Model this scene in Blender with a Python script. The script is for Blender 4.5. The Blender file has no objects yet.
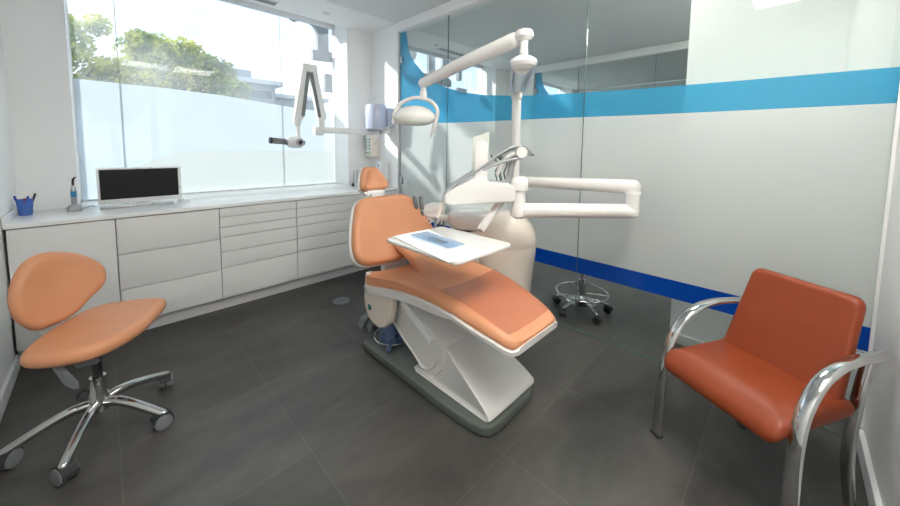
import bpy, bmesh, math, random
from mathutils import Vector, Matrix
PI = math.pi
random.seed(7)
SC = bpy.context.scene
COL = SC.collection

# ------------------------------------------------------------------ materials
def lin(c):
    return tuple(((v/255)/12.92 if v/255 <= .04045 else ((v/255+.055)/1.055)**2.4) for v in c)
MATS = {}
def new_mat(name):
    m = bpy.data.materials.new(name); m.use_nodes = True
    nt = m.node_tree; nt.nodes.clear()
    out = nt.nodes.new('ShaderNodeOutputMaterial')
    return m, nt, out
def pbr(name, rgb, rough=.5, metal=0, coat=0, spec=.5, var=.03, vscale=6, bump=0, bscale=200, emit=None, subs=0, sheen=0):
    """principled surface, colour given as sRGB 0-255, with a faint procedural mottling"""
    m, nt, out = new_mat(name)
    b = nt.nodes.new('ShaderNodeBsdfPrincipled')
    nt.links.new(b.outputs[0], out.inputs[0])
    tc = nt.nodes.new('ShaderNodeTexCoord')
    n = nt.nodes.new('ShaderNodeTexNoise'); n.inputs['Scale'].default_value = vscale; n.inputs['Detail'].default_value = 4
    nt.links.new(tc.outputs['Object'], n.inputs['Vector'])
    r = nt.nodes.new('ShaderNodeValToRGB')
    c = lin(rgb)
    r.color_ramp.elements[0].color = (*[v*(1-var*2) for v in c], 1); r.color_ramp.elements[0].position = .3
    r.color_ramp.elements[1].color = (*[min(1, v*(1+var)) for v in c], 1); r.color_ramp.elements[1].position = .7
    nt.links.new(n.outputs['Fac'], r.inputs['Fac'])
    nt.links.new(r.outputs['Color'], b.inputs['Base Color'])
    b.inputs['Roughness'].default_value = rough
    b.inputs['Metallic'].default_value = metal
    b.inputs['Coat Weight'].default_value = coat
    b.inputs['Coat Roughness'].default_value = .08
    b.inputs['Specular IOR Level'].default_value = spec
    if bump:
        n2 = nt.nodes.new('ShaderNodeTexNoise'); n2.inputs['Scale'].default_value = bscale
        nt.links.new(tc.outputs['Object'], n2.inputs['Vector'])
        bp = nt.nodes.new('ShaderNodeBump'); bp.inputs['Strength'].default_value = bump; bp.inputs['Distance'].default_value = .002
        nt.links.new(n2.outputs['Fac'], bp.inputs['Height']); nt.links.new(bp.outputs[0], b.inputs['Normal'])
    if emit:
        b.inputs['Emission Color'].default_value = (*lin(emit[0]), 1); b.inputs['Emission Strength'].default_value = emit[1]
    MATS[name] = m
    return m

wall_m = pbr('wall_paint', (243, 244, 244), .6, var=.006, vscale=2, bump=.04, bscale=90)
soffit_m = pbr('soffit_paint', (243, 243, 242), .6, var=.006, vscale=2)
ceil_m = pbr('ceiling_grey_paint', (228, 230, 231), .7, var=.01, vscale=2)
trim_m = pbr('trim_white', (236, 237, 238), .4, var=.01)
cab_m = pbr('cabinet_laminate', (229, 229, 229), .42, var=.006, vscale=3)
gap_m = pbr('cabinet_shadow_gap', (120, 118, 112), .7)
top_m = pbr('worktop_white', (244, 245, 246), .22, var=.004, vscale=3, coat=.2)
plinth_m = pbr('plinth_white', (205, 206, 208), .45, var=.01)
white_m = pbr('white_enamel', (229, 227, 225), .25, var=.004, coat=.35)
warm_m = pbr('ivory_plastic', (238, 226, 214), .25, var=.006, coat=.3)
white2_m = pbr('white_plastic', (236, 236, 236), .35, var=.006)
lens_m = pbr('lamp_lens', (226, 236, 228), .12, var=.02, coat=.6)
orange_m = pbr('peach_vinyl', (214, 149, 110), .42, var=.02, vscale=5, bump=.12, bscale=420)
orange2_m = pbr('rust_vinyl', (138, 58, 24), .45, var=.03, vscale=6, bump=.12, bscale=420)
chrome_m = pbr('polished_chrome', (205, 205, 205), .09, 1, var=.01)
steel_m = pbr('satin_steel', (170, 172, 174), .3, 1, var=.02)
black_m = pbr('black_plastic', (28, 28, 30), .45, var=.05)
rubber_m = pbr('dark_rubber', (50, 52, 55), .6, var=.05)
gray_m = pbr('grey_plastic', (120, 124, 128), .5, var=.03)
grayl_m = pbr('light_grey_plastic', (172, 174, 176), .4, var=.03)
base_m = pbr('green_grey_base', (98, 106, 100), .5, var=.05, vscale=9, bump=.1, bscale=150)
blue_m = pbr('slate_blue_plastic', (78, 98, 140), .4, var=.04)
teal_m = pbr('teal_button', (20, 110, 105), .3, coat=.5)
screen_m = pbr('dark_screen', (13, 14, 19), .3, var=.02, spec=.35)
letter_m = pbr('sign_letter_grey', (118, 124, 128), .6, var=.04)
paper_m = pbr('paper_napkin', (244, 244, 246), .85, var=.008, bump=.5, bscale=40)
seam_m = pbr('seam_shadow', (150, 84, 50), .8)
bark_m = pbr('bark', (92, 78, 60), .9, var=.2)
ground_m = pbr('asphalt', (120, 122, 124), .9, var=.08)
bwall_m = pbr('building_grey', (138, 146, 154), .8, var=.06)
bdark_m = pbr('building_windows', (70, 80, 92), .3, var=.05)
bwhite_m = pbr('building_white', (190, 194, 196), .8, var=.03)
lav_m = pbr('lavender_plastic', (196, 202, 226), .3, var=.01, coat=.3)
penblue_m = pbr('pen_blue', (40, 70, 170), .4)
penred_m = pbr('pen_red', (170, 80, 70), .4)
lcdblue_m = pbr('blue_grip', (40, 140, 180), .35)
film_edge_m = None

def leaf_material(name, rgb1, rgb2):
    m, nt, out = new_mat(name)
    d = nt.nodes.new('ShaderNodeBsdfDiffuse'); t = nt.nodes.new('ShaderNodeBsdfTranslucent'); mx = nt.nodes.new('ShaderNodeMixShader')
    tc = nt.nodes.new('ShaderNodeTexCoord'); n = nt.nodes.new('ShaderNodeTexNoise'); n.inputs['Scale'].default_value = 2.2; n.inputs['Detail'].default_value = 6
    nt.links.new(tc.outputs['Object'], n.inputs['Vector'])
    r = nt.nodes.new('ShaderNodeValToRGB'); r.color_ramp.elements[0].position = .38; r.color_ramp.elements[1].position = .62
    r.color_ramp.elements[0].color = (*lin(rgb1), 1); r.color_ramp.elements[1].color = (*lin(rgb2), 1)
    nt.links.new(n.outputs['Fac'], r.inputs['Fac'])
    nt.links.new(r.outputs['Color'], d.inputs['Color']); nt.links.new(r.outputs['Color'], t.inputs['Color'])
    mx.inputs[0].default_value = .5
    nt.links.new(d.outputs[0], mx.inputs[1]); nt.links.new(t.outputs[0], mx.inputs[2]); nt.links.new(mx.outputs[0], out.inputs[0])
    return m
leaf_m = leaf_material('foliage_green', (120, 146, 86), (222, 218, 112))
leaf2_m = leaf_material('foliage_dull', (112, 138, 98), (190, 196, 118))

def floor_material():
    m, nt, out = new_mat('floor_slate_tiles')
    b = nt.nodes.new('ShaderNodeBsdfPrincipled'); nt.links.new(b.outputs[0], out.inputs[0])
    tc = nt.nodes.new('ShaderNodeTexCoord')
    br = nt.nodes.new('ShaderNodeTexBrick'); br.offset = 0; br.squash = 1
    br.inputs['Scale'].default_value = 1; br.inputs['Brick Width'].default_value = .6; br.inputs['Row Height'].default_value = .6
    br.inputs['Mortar Size'].default_value = .0022; br.inputs['Mortar Smooth'].default_value = .3; br.inputs['Bias'].default_value = 0
    br.inputs['Color1'].default_value = (.86, .86, .86, 1); br.inputs['Color2'].default_value = (1.1, 1.1, 1.1, 1); br.inputs['Mortar'].default_value = (1.55, 1.55, 1.53, 1)
    nt.links.new(tc.outputs['Object'], br.inputs['Vector'])
    n = nt.nodes.new('ShaderNodeTexNoise'); n.inputs['Scale'].default_value = 2.3; n.inputs['Detail'].default_value = 7; n.inputs['Roughness'].default_value = .62; n.inputs['Distortion'].default_value = .6
    mp = nt.nodes.new('ShaderNodeMapping'); mp.inputs['Scale'].default_value = (.7, 1.6, 1)
    nt.links.new(tc.outputs['Object'], mp.inputs['Vector']); nt.links.new(mp.outputs[0], n.inputs['Vector'])
    r = nt.nodes.new('ShaderNodeValToRGB'); r.color_ramp.elements[0].position = .32; r.color_ramp.elements[1].position = .72
    r.color_ramp.elements[0].color = (*lin((60, 59, 57)), 1); r.color_ramp.elements[1].color = (*lin((90, 87, 83)), 1)
    nt.links.new(n.outputs['Fac'], r.inputs['Fac'])
    mx = nt.nodes.new('ShaderNodeMix'); mx.data_type = 'RGBA'; mx.blend_type = 'MULTIPLY'; mx.inputs[0].default_value = 1; mx.clamp_result = False
    nt.links.new(r.outputs['Color'], mx.inputs[6]); nt.links.new(br.outputs['Color'], mx.inputs[7])
    nt.links.new(mx.outputs[2], b.inputs['Base Color'])
    b.inputs['Roughness'].default_value = .4; b.inputs['Specular IOR Level'].default_value = .5
    return m
floor_m = floor_material()

def sheet_fresnel(nt, ior):
    """fresnel that reads the same from both sides of a thin sheet"""
    g = nt.nodes.new('ShaderNodeNewGeometry'); mr = nt.nodes.new('ShaderNodeMapRange')
    mr.inputs['To Min'].default_value = ior; mr.inputs['To Max'].default_value = 1/ior
    nt.links.new(g.outputs['Backfacing'], mr.inputs['Value'])
    fr = nt.nodes.new('ShaderNodeFresnel'); nt.links.new(mr.outputs[0], fr.inputs['IOR'])
    return fr
def glass_material(name, tint=(247, 250, 249), dusty=0):
    """clear sheet: fresnel reflection over a straight see-through, optionally with a dust film"""
    m, nt, out = new_mat(name)
    tr = nt.nodes.new('ShaderNodeBsdfTransparent'); tr.inputs['Color'].default_value = (*lin(tint), 1)
    gl = nt.nodes.new('ShaderNodeBsdfGlossy'); gl.inputs['Roughness'].default_value = .01
    fr = sheet_fresnel(nt, 1.42)
    mx = nt.nodes.new('ShaderNodeMixShader')
    nt.links.new(fr.outputs[0], mx.inputs[0]); nt.links.new(tr.outputs[0], mx.inputs[1]); nt.links.new(gl.outputs[0], mx.inputs[2])
    last = mx
    if dusty:
        t = nt.nodes.new('ShaderNodeBsdfTranslucent'); t.inputs['Color'].default_value = (.8, .9, .98, 1)
        tc = nt.nodes.new('ShaderNodeTexCoord'); n = nt.nodes.new('ShaderNodeTexNoise'); n.inputs['Scale'].default_value = 130; n.inputs['Detail'].default_value = 2
        nt.links.new(tc.outputs['Object'], n.inputs['Vector'])
        n2 = nt.nodes.new('ShaderNodeTexNoise'); n2.inputs['Scale'].default_value = 2.5; n2.inputs['Detail'].default_value = 3
        nt.links.new(tc.outputs['Object'], n2.inputs['Vector'])
        ml = nt.nodes.new('ShaderNodeMath'); ml.operation = 'MULTIPLY'; nt.links.new(n.outputs['Fac'], ml.inputs[0]); nt.links.new(n2.outputs['Fac'], ml.inputs[1])
        mr = nt.nodes.new('ShaderNodeMapRange'); mr.inputs['From Min'].default_value = .1; mr.inputs['From Max'].default_value = .45
        mr.inputs['To Min'].default_value = dusty*.25; mr.inputs['To Max'].default_value = dusty*1.6
        nt.links.new(ml.outputs[0], mr.inputs['Value'])
        m2 = nt.nodes.new('ShaderNodeMixShader'); nt.links.new(mr.outputs[0], m2.inputs[0]); nt.links.new(mx.outputs[0], m2.inputs[1]); nt.links.new(t.outputs[0], m2.inputs[2])
        last = m2
    nt.links.new(last.outputs[0], out.inputs[0])
    return m
def film_material(name, rgb, clear=.1, trans=.6, rough=.06, tint=None, gloss=1.0, trgb=None):
    """adhesive film: part diffuse, part translucent, part see-through, under a glossy face"""
    m, nt, out = new_mat(name)
    c = (*lin(rgb), 1)
    tc = nt.nodes.new('ShaderNodeTexCoord'); n = nt.nodes.new('ShaderNodeTexNoise'); n.inputs['Scale'].default_value = 3
    nt.links.new(tc.outputs['Object'], n.inputs['Vector'])
    cr = nt.nodes.new('ShaderNodeValToRGB')
    cr.color_ramp.elements[0].color = (*[v*.97 for v in c[:3]], 1); cr.color_ramp.elements[1].color = c
    nt.links.new(n.outputs['Fac'], cr.inputs['Fac'])
    d = nt.nodes.new('ShaderNodeBsdfDiffuse'); nt.links.new(cr.outputs[0], d.inputs['Color'])
    t = nt.nodes.new('ShaderNodeBsdfTranslucent'); t.inputs['Color'].default_value = (*lin(trgb), 1) if trgb else c
    tr = nt.nodes.new('ShaderNodeBsdfTransparent'); tr.inputs['Color'].default_value = (*lin(tint), 1) if tint else c
    m1 = nt.nodes.new('ShaderNodeMixShader'); m1.inputs[0].default_value = trans
    nt.links.new(d.outputs[0], m1.inputs[1]); nt.links.new(t.outputs[0], m1.inputs[2])
    m2 = nt.nodes.new('ShaderNodeMixShader'); m2.inputs[0].default_value = clear
    nt.links.new(m1.outputs[0], m2.inputs[1]); nt.links.new(tr.outputs[0], m2.inputs[2])
    gl = nt.nodes.new('ShaderNodeBsdfGlossy'); gl.inputs['Roughness'].default_value = rough
    fr = sheet_fresnel(nt, 1.45)
    mm = nt.nodes.new('ShaderNodeMath'); mm.operation = 'MULTIPLY'; mm.inputs[1].default_value = gloss; nt.links.new(fr.outputs[0], mm.inputs[0])
    m3 = nt.nodes.new('ShaderNodeMixShader'); nt.links.new(mm.outputs[0], m3.inputs[0])
    nt.links.new(m2.outputs[0], m3.inputs[1]); nt.links.new(gl.outputs[0], m3.inputs[2])
    nt.links.new(m3.outputs[0], out.inputs[0])
    return m
glass_m = glass_material('partition_glass')
winglass_m = glass_material('window_glass', (240, 247, 250), dusty=.2)
edge_m = pbr('glass_edge_green', (96, 118, 112), .2, coat=.5)
frost_m = film_material('frosted_film', (232, 235, 234), clear=.16, trans=.5, tint=(240, 243, 242))
band_m = film_material('sky_blue_film', (72, 174, 218), clear=.25, trans=.5, tint=(96, 190, 230))
deep_m = film_material('deep_blue_film', (0, 72, 178), clear=.05, trans=.3, tint=(0, 80, 190))
winfilm_m = film_material('white_window_film', (232, 240, 246), clear=.1, trans=.72, gloss=.4, tint=(240, 245, 250), trgb=(196, 205, 210))
winfilm2_m = film_material('warm_window_film', (250, 248, 242), clear=.45, trans=.8, gloss=.3, tint=(252, 250, 246), trgb=(250, 246, 236))
cupblue_m = film_material('translucent_blue_plastic', (104, 152, 232), clear=.15, trans=.4)
pouch_m = film_material('clear_blue_pouch', (196, 222, 242), clear=.88, trans=.2, tint=(226, 238, 250), rough=.2)
clearwrap_m = film_material('clear_plastic_cover', (214, 130, 96), clear=.93, trans=.1, rough=.25, tint=(252, 244, 240), gloss=1.2)
viewer_m = pbr('milky_viewer_panel', (222, 226, 216), .25, var=.01, coat=.4)

# ------------------------------------------------------------------ geometry helpers
def BM(): return bmesh.new()
def merge(dst, src):
    me = bpy.data.meshes.new('tmp'); src.to_mesh(me); src.free(); dst.from_mesh(me); bpy.data.meshes.remove(me)
def box(bm, lo, hi, bev=0, seg=2, M=None):
    b = bmesh.new()
    bmesh.ops.create_cube(b, size=1)
    for v in b.verts:
        v.co = Vector([(lo[i]+hi[i])/2 + v.co[i]*(hi[i]-lo[i]) for i in range(3)])
    if bev: bmesh.ops.bevel(b, geom=list(b.edges), offset=bev, segments=seg, profile=.6, affect='EDGES')
    if M: bmesh.ops.transform(b, matrix=M, verts=b.verts)
    merge(bm, b); return bm
def frames(pts, up=None):
    P = [Vector(p) for p in pts]; T = []
    for i in range(len(P)):
        a = P[max(0, i-1)]; c = P[min(len(P)-1, i+1)]; T.append((c-a).normalized())
    n = Vector(up) if up else (Vector((0, 0, 1)) if abs(T[0].z) < .9 else Vector((1, 0, 0)))
    F = []
    for t in T:
        n = (n - t*n.dot(t)).normalized(); F.append((n, t.cross(n)))
    return P, T, F
def tube(bm, pts, r, n=14, closed=False, rb=None, up=None, cap='flat'):
    """swept tube; r number or list; rb = second radius for an oval section; cap round gives domed ends"""
    pts = [Vector(p) for p in pts]
    R = list(r) if isinstance(r, (list, tuple)) else [r]*len(pts)
    K = (rb/R[0]) if rb else 1
    if cap == 'round' and not closed:
        t0 = (pts[0]-pts[1]).normalized(); t1 = (pts[-1]-pts[-2]).normalized()
        a0, a1, r0, r1 = pts[0], pts[-1], R[0], R[-1]
        pre = [(a0+t0*r0*math.sin(q), r0*math.cos(q)) for q in (1.45, 1.1, .7, .35)]
        post = [(a1+t1*r1*math.sin(q), r1*math.cos(q)) for q in (.35, .7, 1.1, 1.45)]
        pts = [p for p, _ in pre]+pts+[p for p, _ in post]; R = [q for _, q in pre]+R+[q for _, q in post]
    if closed:
        P = pts; m = len(P); T = [(P[(i+1) % m]-P[i-1]).normalized() for i in range(m)]
        nn = Vector(up) if up else Vector((0, 0, 1)); F = []
        for t in T:
            nn = (nn-t*nn.dot(t)).normalized(); F.append((nn, t.cross(nn)))
    else:
        P, T, F = frames(pts, up)
    rings = []
    for p, (a, b), rr in zip(P, F, R):
        rings.append([bm.verts.new(p + a*rr*math.cos(2*PI*k/n) + b*rr*K*math.sin(2*PI*k/n)) for k in range(n)])
    m = len(rings)
    for i in range(m if closed else m-1):
        A, B = rings[i], rings[(i+1) % m]
        for k in range(n): bm.faces.new((A[k], A[(k+1) % n], B[(k+1) % n], B[k]))
    if not closed:
        bm.faces.new(rings[0][::-1]); bm.faces.new(rings[-1])
    return bm
def smooth(pts, k=6):
    """catmull-rom through the points"""
    P = [Vector(p) for p in pts]; out = []
    for i in range(len(P)-1):
        a = P[i-1] if i else P[i]*2-P[i+1]; b, c = P[i], P[i+1]; d = P[i+2] if i+2 < len(P) else P[i+1]*2-P[i]
        for j in range(k):
            t = j/k
            out.append(.5*((2*b)+(c-a)*t+(2*a-5*b+4*c-d)*t*t+(3*b-3*c+d-a)*t**3))
    out.append(P[-1]); return out
def smooth_closed(pts, k=5):
    P = [Vector(p) for p in pts]; out = []; m = len(P)
    for i in range(m):
        a, b, c, d = P[i-1], P[i], P[(i+1) % m], P[(i+2) % m]
        for j in range(k):
            t = j/k
            out.append(.5*((2*b)+(c-a)*t+(2*a-5*b+4*c-d)*t*t+(3*b-3*c+d-a)*t**3))
    return out
def loft(bm, rings, capa=True, capb=True):
    V = [[bm.verts.new(p) for p in r] for r in rings]; n = len(V[0])
    for A, B in zip(V[:-1], V[1:]):
        for k in range(n): bm.faces.new((A[k], A[(k+1) % n], B[(k+1) % n], B[k]))
    for flag, R in ((capa, V[0][::-1]), (capb, V[-1])):
        if flag: bm.faces.new(R)
    return bm
def lathe(bm, prof, c=(0, 0, 0), n=28, sx=1, sy=1, rot=0, M=None):
    """prof: list of (radius, z)"""
    rings = []
    cr, sr = math.cos(rot), math.sin(rot)
    for r, z in prof:
        r = max(r, 1e-4); ring = []
        for k in range(n):
            x = r*sx*math.cos(2*PI*k/n); y = r*sy*math.sin(2*PI*k/n)
            ring.append(Vector((c[0]+x*cr-y*sr, c[1]+x*sr+y*cr, c[2]+z)))
        rings.append(ring)
    if M: rings = [[M @ p for p in r] for r in rings]
    return loft(bm, rings)
def prism(bm, poly, f, t0, t1, bev=0, seg=2):
    """extrude a 2-D polygon; f(u, v, w) -> point"""
    b = bmesh.new()
    A = [b.verts.new(f(u, v, t0)) for u, v in poly]; B = [b.verts.new(f(u, v, t1)) for u, v in poly]
    n = len(poly)
    b.faces.new(A[::-1]); b.faces.new(B)
    for k in range(n): b.faces.new((A[k], A[(k+1) % n], B[(k+1) % n], B[k]))
    bmesh.ops.recalc_face_normals(b, faces=b.faces)
    if bev:
        ed = [e for e in b.edges if e.calc_face_angle(0) > .6]
        bmesh.ops.bevel(b, geom=ed, offset=bev, segments=seg, profile=.6, affect='EDGES', clamp_overlap=True)
    merge(bm, b); return bm
def pad(bm, outline, t, edge, f, dome=0, cdome=0, k=4, rs=(.92, .8, .65, .48, .3, .14)):
    """upholstered pad from a closed outline; f(u, v, w) -> point"""
    O = [(p.x, p.y) for p in smooth_closed([(a, b, 0) for a, b in outline], k)]
    cx = sum(p[0] for p in O)/len(O); cy = sum(p[1] for p in O)/len(O)
    def ring(s, inset, w):
        out = []
        for x, y in O:
            dx, dy = x-cx, y-cy; L = math.hypot(dx, dy); q = max(.02, (L-inset)/L)*s
            out.append(f(cx+dx*q, cy+dy*q, w))
        return out
    rings = []
    for s in rs[::-1]: rings.append(ring(s, edge, -t/2-cdome*(1-s*s)))
    for a in (-90, -65, -40, -15, 15, 40, 65, 90):
        q = math.radians(a); rings.append(ring(1, edge*(1-math.cos(q)), t/2*math.sin(q)))
    for s in rs: rings.append(ring(s, edge, t/2+dome*(1-s*s)))
    return loft(bm, rings)
def sheet(poly, f, w):
    b = bmesh.new(); b.faces.new([b.verts.new(f(u, v, w)) for u, v in poly]); bmesh.ops.triangulate(b, faces=b.faces); return b
def rrect(w, h, r, n=5, cx=0, cy=0):
    out = []
    for sx, sy, a0 in ((1, 1, 0), (-1, 1, 90), (-1, -1, 180), (1, -1, 270)):
        for i in range(n+1):
            a = math.radians(a0+90*i/n)
            out.append((cx+sx*(w/2-r)+r*math.cos(a), cy+sy*(h/2-r)+r*math.sin(a)))
    return out
def ident(u, v, w): return Vector((u, v, w))

# ------------------------------------------------------------------ object helpers
def finish(bm, name, m, parent=None, origin=None, flat=False, ang=38):
    bmesh.ops.recalc_face_normals(bm, faces=bm.faces)
    o = Vector((0, 0, 0))
    if parent is not None: o = parent.location.copy()
    elif origin is not None: o = Vector(origin)
    if o.length > 0: bmesh.ops.translate(bm, vec=-o, verts=bm.verts)
    if not flat:
        lim = math.radians(ang)
        for fc in bm.faces: fc.smooth = True
        for e in bm.edges: e.smooth = (len(e.link_faces) == 2 and e.calc_face_angle(0) < lim)
    me = bpy.data.meshes.new(name); bm.to_mesh(me); bm.free()
    me.materials.append(m)
    ob = bpy.data.objects.new(name, me); COL.objects.link(ob)
    if parent is not None: ob.parent = parent
    elif origin is not None: ob.location = origin
    return ob
def top_origin(par):
    while par.parent: par = par.parent
    return par.location.copy()
def part(name, bm, m, par, label=None, **kw):
    """child mesh given in world coordinates"""
    if par.parent is not None:      # sub-part: parent mesh sits at its root's origin
        o = top_origin(par); bmesh.ops.translate(bm, vec=-o, verts=bm.verts)
        bm2 = bm; ob = finish(bm2, name, m, None, None, **kw); ob.parent = par
    else:
        ob = finish(bm, name, m, par, **kw)
    if label: ob['label'] = label
    return ob
def thing(name, label, cat, loc, group=None):
    o = bpy.data.objects.new(name, None); COL.objects.link(o); o.location = loc
    o.empty_display_size = .1
    o['label'] = label; o['category'] = cat
    if group: o['group'] = group
    return o
def single(name, bm, m, label, cat, origin, group=None, **kw):
    o = finish(bm, name, m, None, origin, **kw); o['label'] = label; o['category'] = cat
    if group: o['group'] = group
    return o
def struct(name, bm, m, parent=None, **kw):
    o = finish(bm, name, m, parent, **kw)
    if parent is None: o['kind'] = 'structure'
    return o
def copy_tree(o, parent=None):
    c = o.copy(); COL.objects.link(c)
    if parent is not None: c.parent = parent
    for ch in list(o.children): copy_tree(ch, c)
    return c

# ================================================================== THE ROOM
XL, XG, YR, YB, H = -.42, 2.40, -2.92, 1.10, 2.70
YW = 1.42                       # plane of the window glass
X2 = XG + 2.87                  # second partition
XE = X2 + 2.9                   # end of the third room
def bx(lo, hi, bev=0): return box(BM(), lo, hi, bev)
struct('floor', bx((XL-.15, YR-.15, -.12), (XE, YW+.12, 0)), floor_m)
struct('ceiling', bx((XL-.15, YR-.15, H+.004), (XE, .59, H+.15)), ceil_m)
struct('trim_1', bx((XL-.15, .59, H), (XE, 1.12, H+.15)), soffit_m)['label'] = 'white strip of ceiling along the window'
struct('wall_left', bx((XL-.15, YR-.15, 0), (XL, YW+.12, H)), wall_m)
struct('wall_right', bx((XL-.15, YR-.15, 0), (XE, YR, H)), wall_m)
struct('wall_end', bx((XE, YR-.15, 0), (XE+.1, YW+.12, H)), wall_m)
# window wall, in pieces round the openings
wb = BM()
box(wb, (XL, YB, 0), (-.13, YW+.035, H+.1))
box(wb, (-.13, YB+.04, 0), (2.08, YW+.035, .86))
box(wb, (2.08, YB, 0), (XG+.2, YW+.035, H+.1))
box(wb, (XG+.2, YB, 0), (XG+.55, YW+.035, H+.1)); box(wb, (XG+.55, YB+.04, 0), (X2-.35, YW+.035, .86)); box(wb, (X2-.35, YB, 0), (X2+.55, YW+.035, H+.1))
box(wb, (X2+.55, YB+.04, 0), (XE-.3, YW+.035, .86)); box(wb, (XE-.3, YB, 0), (XE, YW+.035, H+.1))
for a, b in ((-.13, 2.08), (XG+.55, X2-.35), (X2+.55, XE-.3)): box(wb, (a, 1.12, H+.1), (b, YW+.035, H+.2))
struct('wall_back', wb, wall_m)
# windows
def window(name, a, b, filmtop, second=True):
    fr = BM()
    for lo, hi in (((a, YW-.02, .86), (b, YW+.03, .885)), ((a, YW-.02, H+.05), (b, YW+.03, H+.1)), ((a, YW-.02, .86), (a+.006, YW+.03, H+.1)), ((b-.006, YW-.02, .86), (b, YW+.03, H+.1))):
        box(fr, lo, hi)
    root = struct(name, fr, trim_m)
    xs = [a+.006, a+.27, a+1.58, b-.006]
    for i in range(3):
        part('window_pane', sheet([(xs[i]+.002, .885), (xs[i+1]-.002, .885), (xs[i+1]-.002, H+.05), (xs[i]+.002, H+.05)], lambda u, v, w: Vector((u, w, v)), YW+.004), winglass_m, root, flat=True)
    part('window_joint', box(box(BM(), (xs[1]-.002, YW, .885), (xs[1]+.002, YW+.008, H+.05)), (xs[2]-.002, YW, .885), (xs[2]+.002, YW+.008, H+.05)), grayl_m, root)
    f = lambda u, v, w: Vector((u, w, v))
    top = [(a+.006, filmtop[0]), (a+.6, filmtop[0]-.006), (a+1.0, filmtop[0]-.02), (a+1.75, filmtop[1]), (b-.006, filmtop[1]-.02)]
    part('privacy_film', sheet([(a+.006, .885), (b-.006, .885)]+top[::-1], f, YW-.002), winfilm_m, root, label='white privacy film on the lower glass')
    if second:
        arc = [(a+.12, .885), (a+.2, 1.0), (a+.33, 1.12), (a+.46, 1.2), (a+.62, 1.26), (a+.85, 1.285), (a+1.4, 1.285), (b-.35, 1.28), (b-.006, 1.27)]
        part('curved_film', sheet([(b-.006, .885)]+arc[::-1], f, YW-.005), winfilm2_m, root, label='warmer curved film shape low on the window')
    return root
window('window_1', -.13, 2.08, (1.85, 1.765))
window('window_2', XG+.55, X2-.35, (1.85, 1.765), False)
window('window_3', X2+.55, XE-.3, (1.85, 1.765), False)
# glass partitions
def partition(x, first):
    tag = 1 if first else 5
    # header beam and the white column by the window
    struct('trim_%d' % (tag+1), bx((x-.02, YR, 2.60), (x+.10, .56, H), .003), soffit_m)['label'] = 'white beam over the glass partition'
    struct('wall_column' if first else 'wall_column_far', bx((x, .56, 0), (x+.10, YB, H)), wall_m)
    cuts = [.548, -.2, -1.555, YR+.005] if first else [.548, -.2, -1.25, YR+.005]
    curve = [(.545, 2.597), (.445, 2.597), (.432, 2.50), (.405, 2.40), (.36, 2.31), (.29, 2.225), (.20, 2.13), (.10, 2.055), (-.04, 1.975), (-.2, 1.915), (-.42, 1.85), (-.68, 1.80), (-.95, 1.77), (-1.22, 1.748), (-1.555, 1.735), (-1.9, 1.722), (-2.4, 1.712), (YR, 1.705)]
    lower = [(YR, 1.553), (-2.4, 1.555), (-1.9, 1.558), (-1.555, 1.564), (-1.2, 1.568), (-.6, 1.572), (-.2, 1.578), (0, 1.588), (.15, 1.6), (.3, 1.632), (.42, 1.68), (.5, 1.74), (.545, 1.80)]
    def interp(tbl, y):
        t = sorted(tbl)
        if y <= t[0][0]: return t[0][1]
        for (a, va), (b, vb) in zip(t[:-1], t[1:]):
            if a <= y <= b: return va if b == a else va+(vb-va)*(y-a)/(b-a)
        return t[-1][1]
    f = lambda u, v, w: Vector((w, u, v))
    upc = [(y, z) for y, z in curve if z < 2.6]
    for i in range(3):
        y1, y0 = cuts[i]-.002, cuts[i+1]+.002
        nm = ('door_%d' % (1 if first else 2)) if i == 0 else 'wall_glass_%d' % ((0 if first else 2)+i)
        root = struct(nm, bx((x+.03, y0, .004), (x+.042, y1, 2.605)), glass_m)
        root['label'] = 'hinged clear glass door panel' if i == 0 else 'fixed clear glass panel'
        eb = BM(); box(eb, (x+.0298, y0-.0015, .004), (x+.0422, y0+.0015, 2.6)); box(eb, (x+.0298, y0, .002), (x+.0422, y1, .006))
        part('glass_edge', eb, edge_m, root)
        ys = sorted(set([y0+.001, y1-.001]+[y for y, z in curve+lower if y0+.001 < y < y1-.001]), reverse=True)
        fx0, fx1 = x+.027, x+.029
        if i == 0:
            poly = [(y1-.001, 2.597)]+[(y, z) for y, z in curve[1:] if y > y0]+[(y0+.001, interp(curve, y0))]
        else:
            poly = [(y, interp(curve, y)) for y in ys]
        bot = [(y, interp(lower, y)) for y in ys[::-1]]
        part('sky_blue_band', sheet(poly+bot, f, fx1), band_m, root, label='sky blue film band', flat=True)
        lo0 = lambda y: .505+(.55-.505)*0
        fl = [(y1-.001, .553), (y0+.001, .553)]
        part('frosted_film', sheet([(y, interp(lower, y)) for y in ys]+fl[::-1], f, fx1), frost_m, root, label='frosted white film', flat=True)
        part('deep_blue_band', sheet([(y1-.001, .553), (y0+.001, .553), (y0+.001, .44), (y1-.001, .44)], f, fx1), deep_m, root, label='deep blue film band', flat=True)
        if i == 0:
            hb = BM()
            for z in (.95, 2.3): box(hb, (x+.012, y1-.045, z-.035), (x+.056, y1+.002, z+.035), .004)
            part('hinge', hb, steel_m, root, label='steel glass hinge')
    # slim clear channel at the column
    struct('trim_%d' % (tag+2), bx((x+.02, .548, 0), (x+.05, .56, 2.6)), grayl_m)
partition(XG, True)
partition(X2, False)
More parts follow.
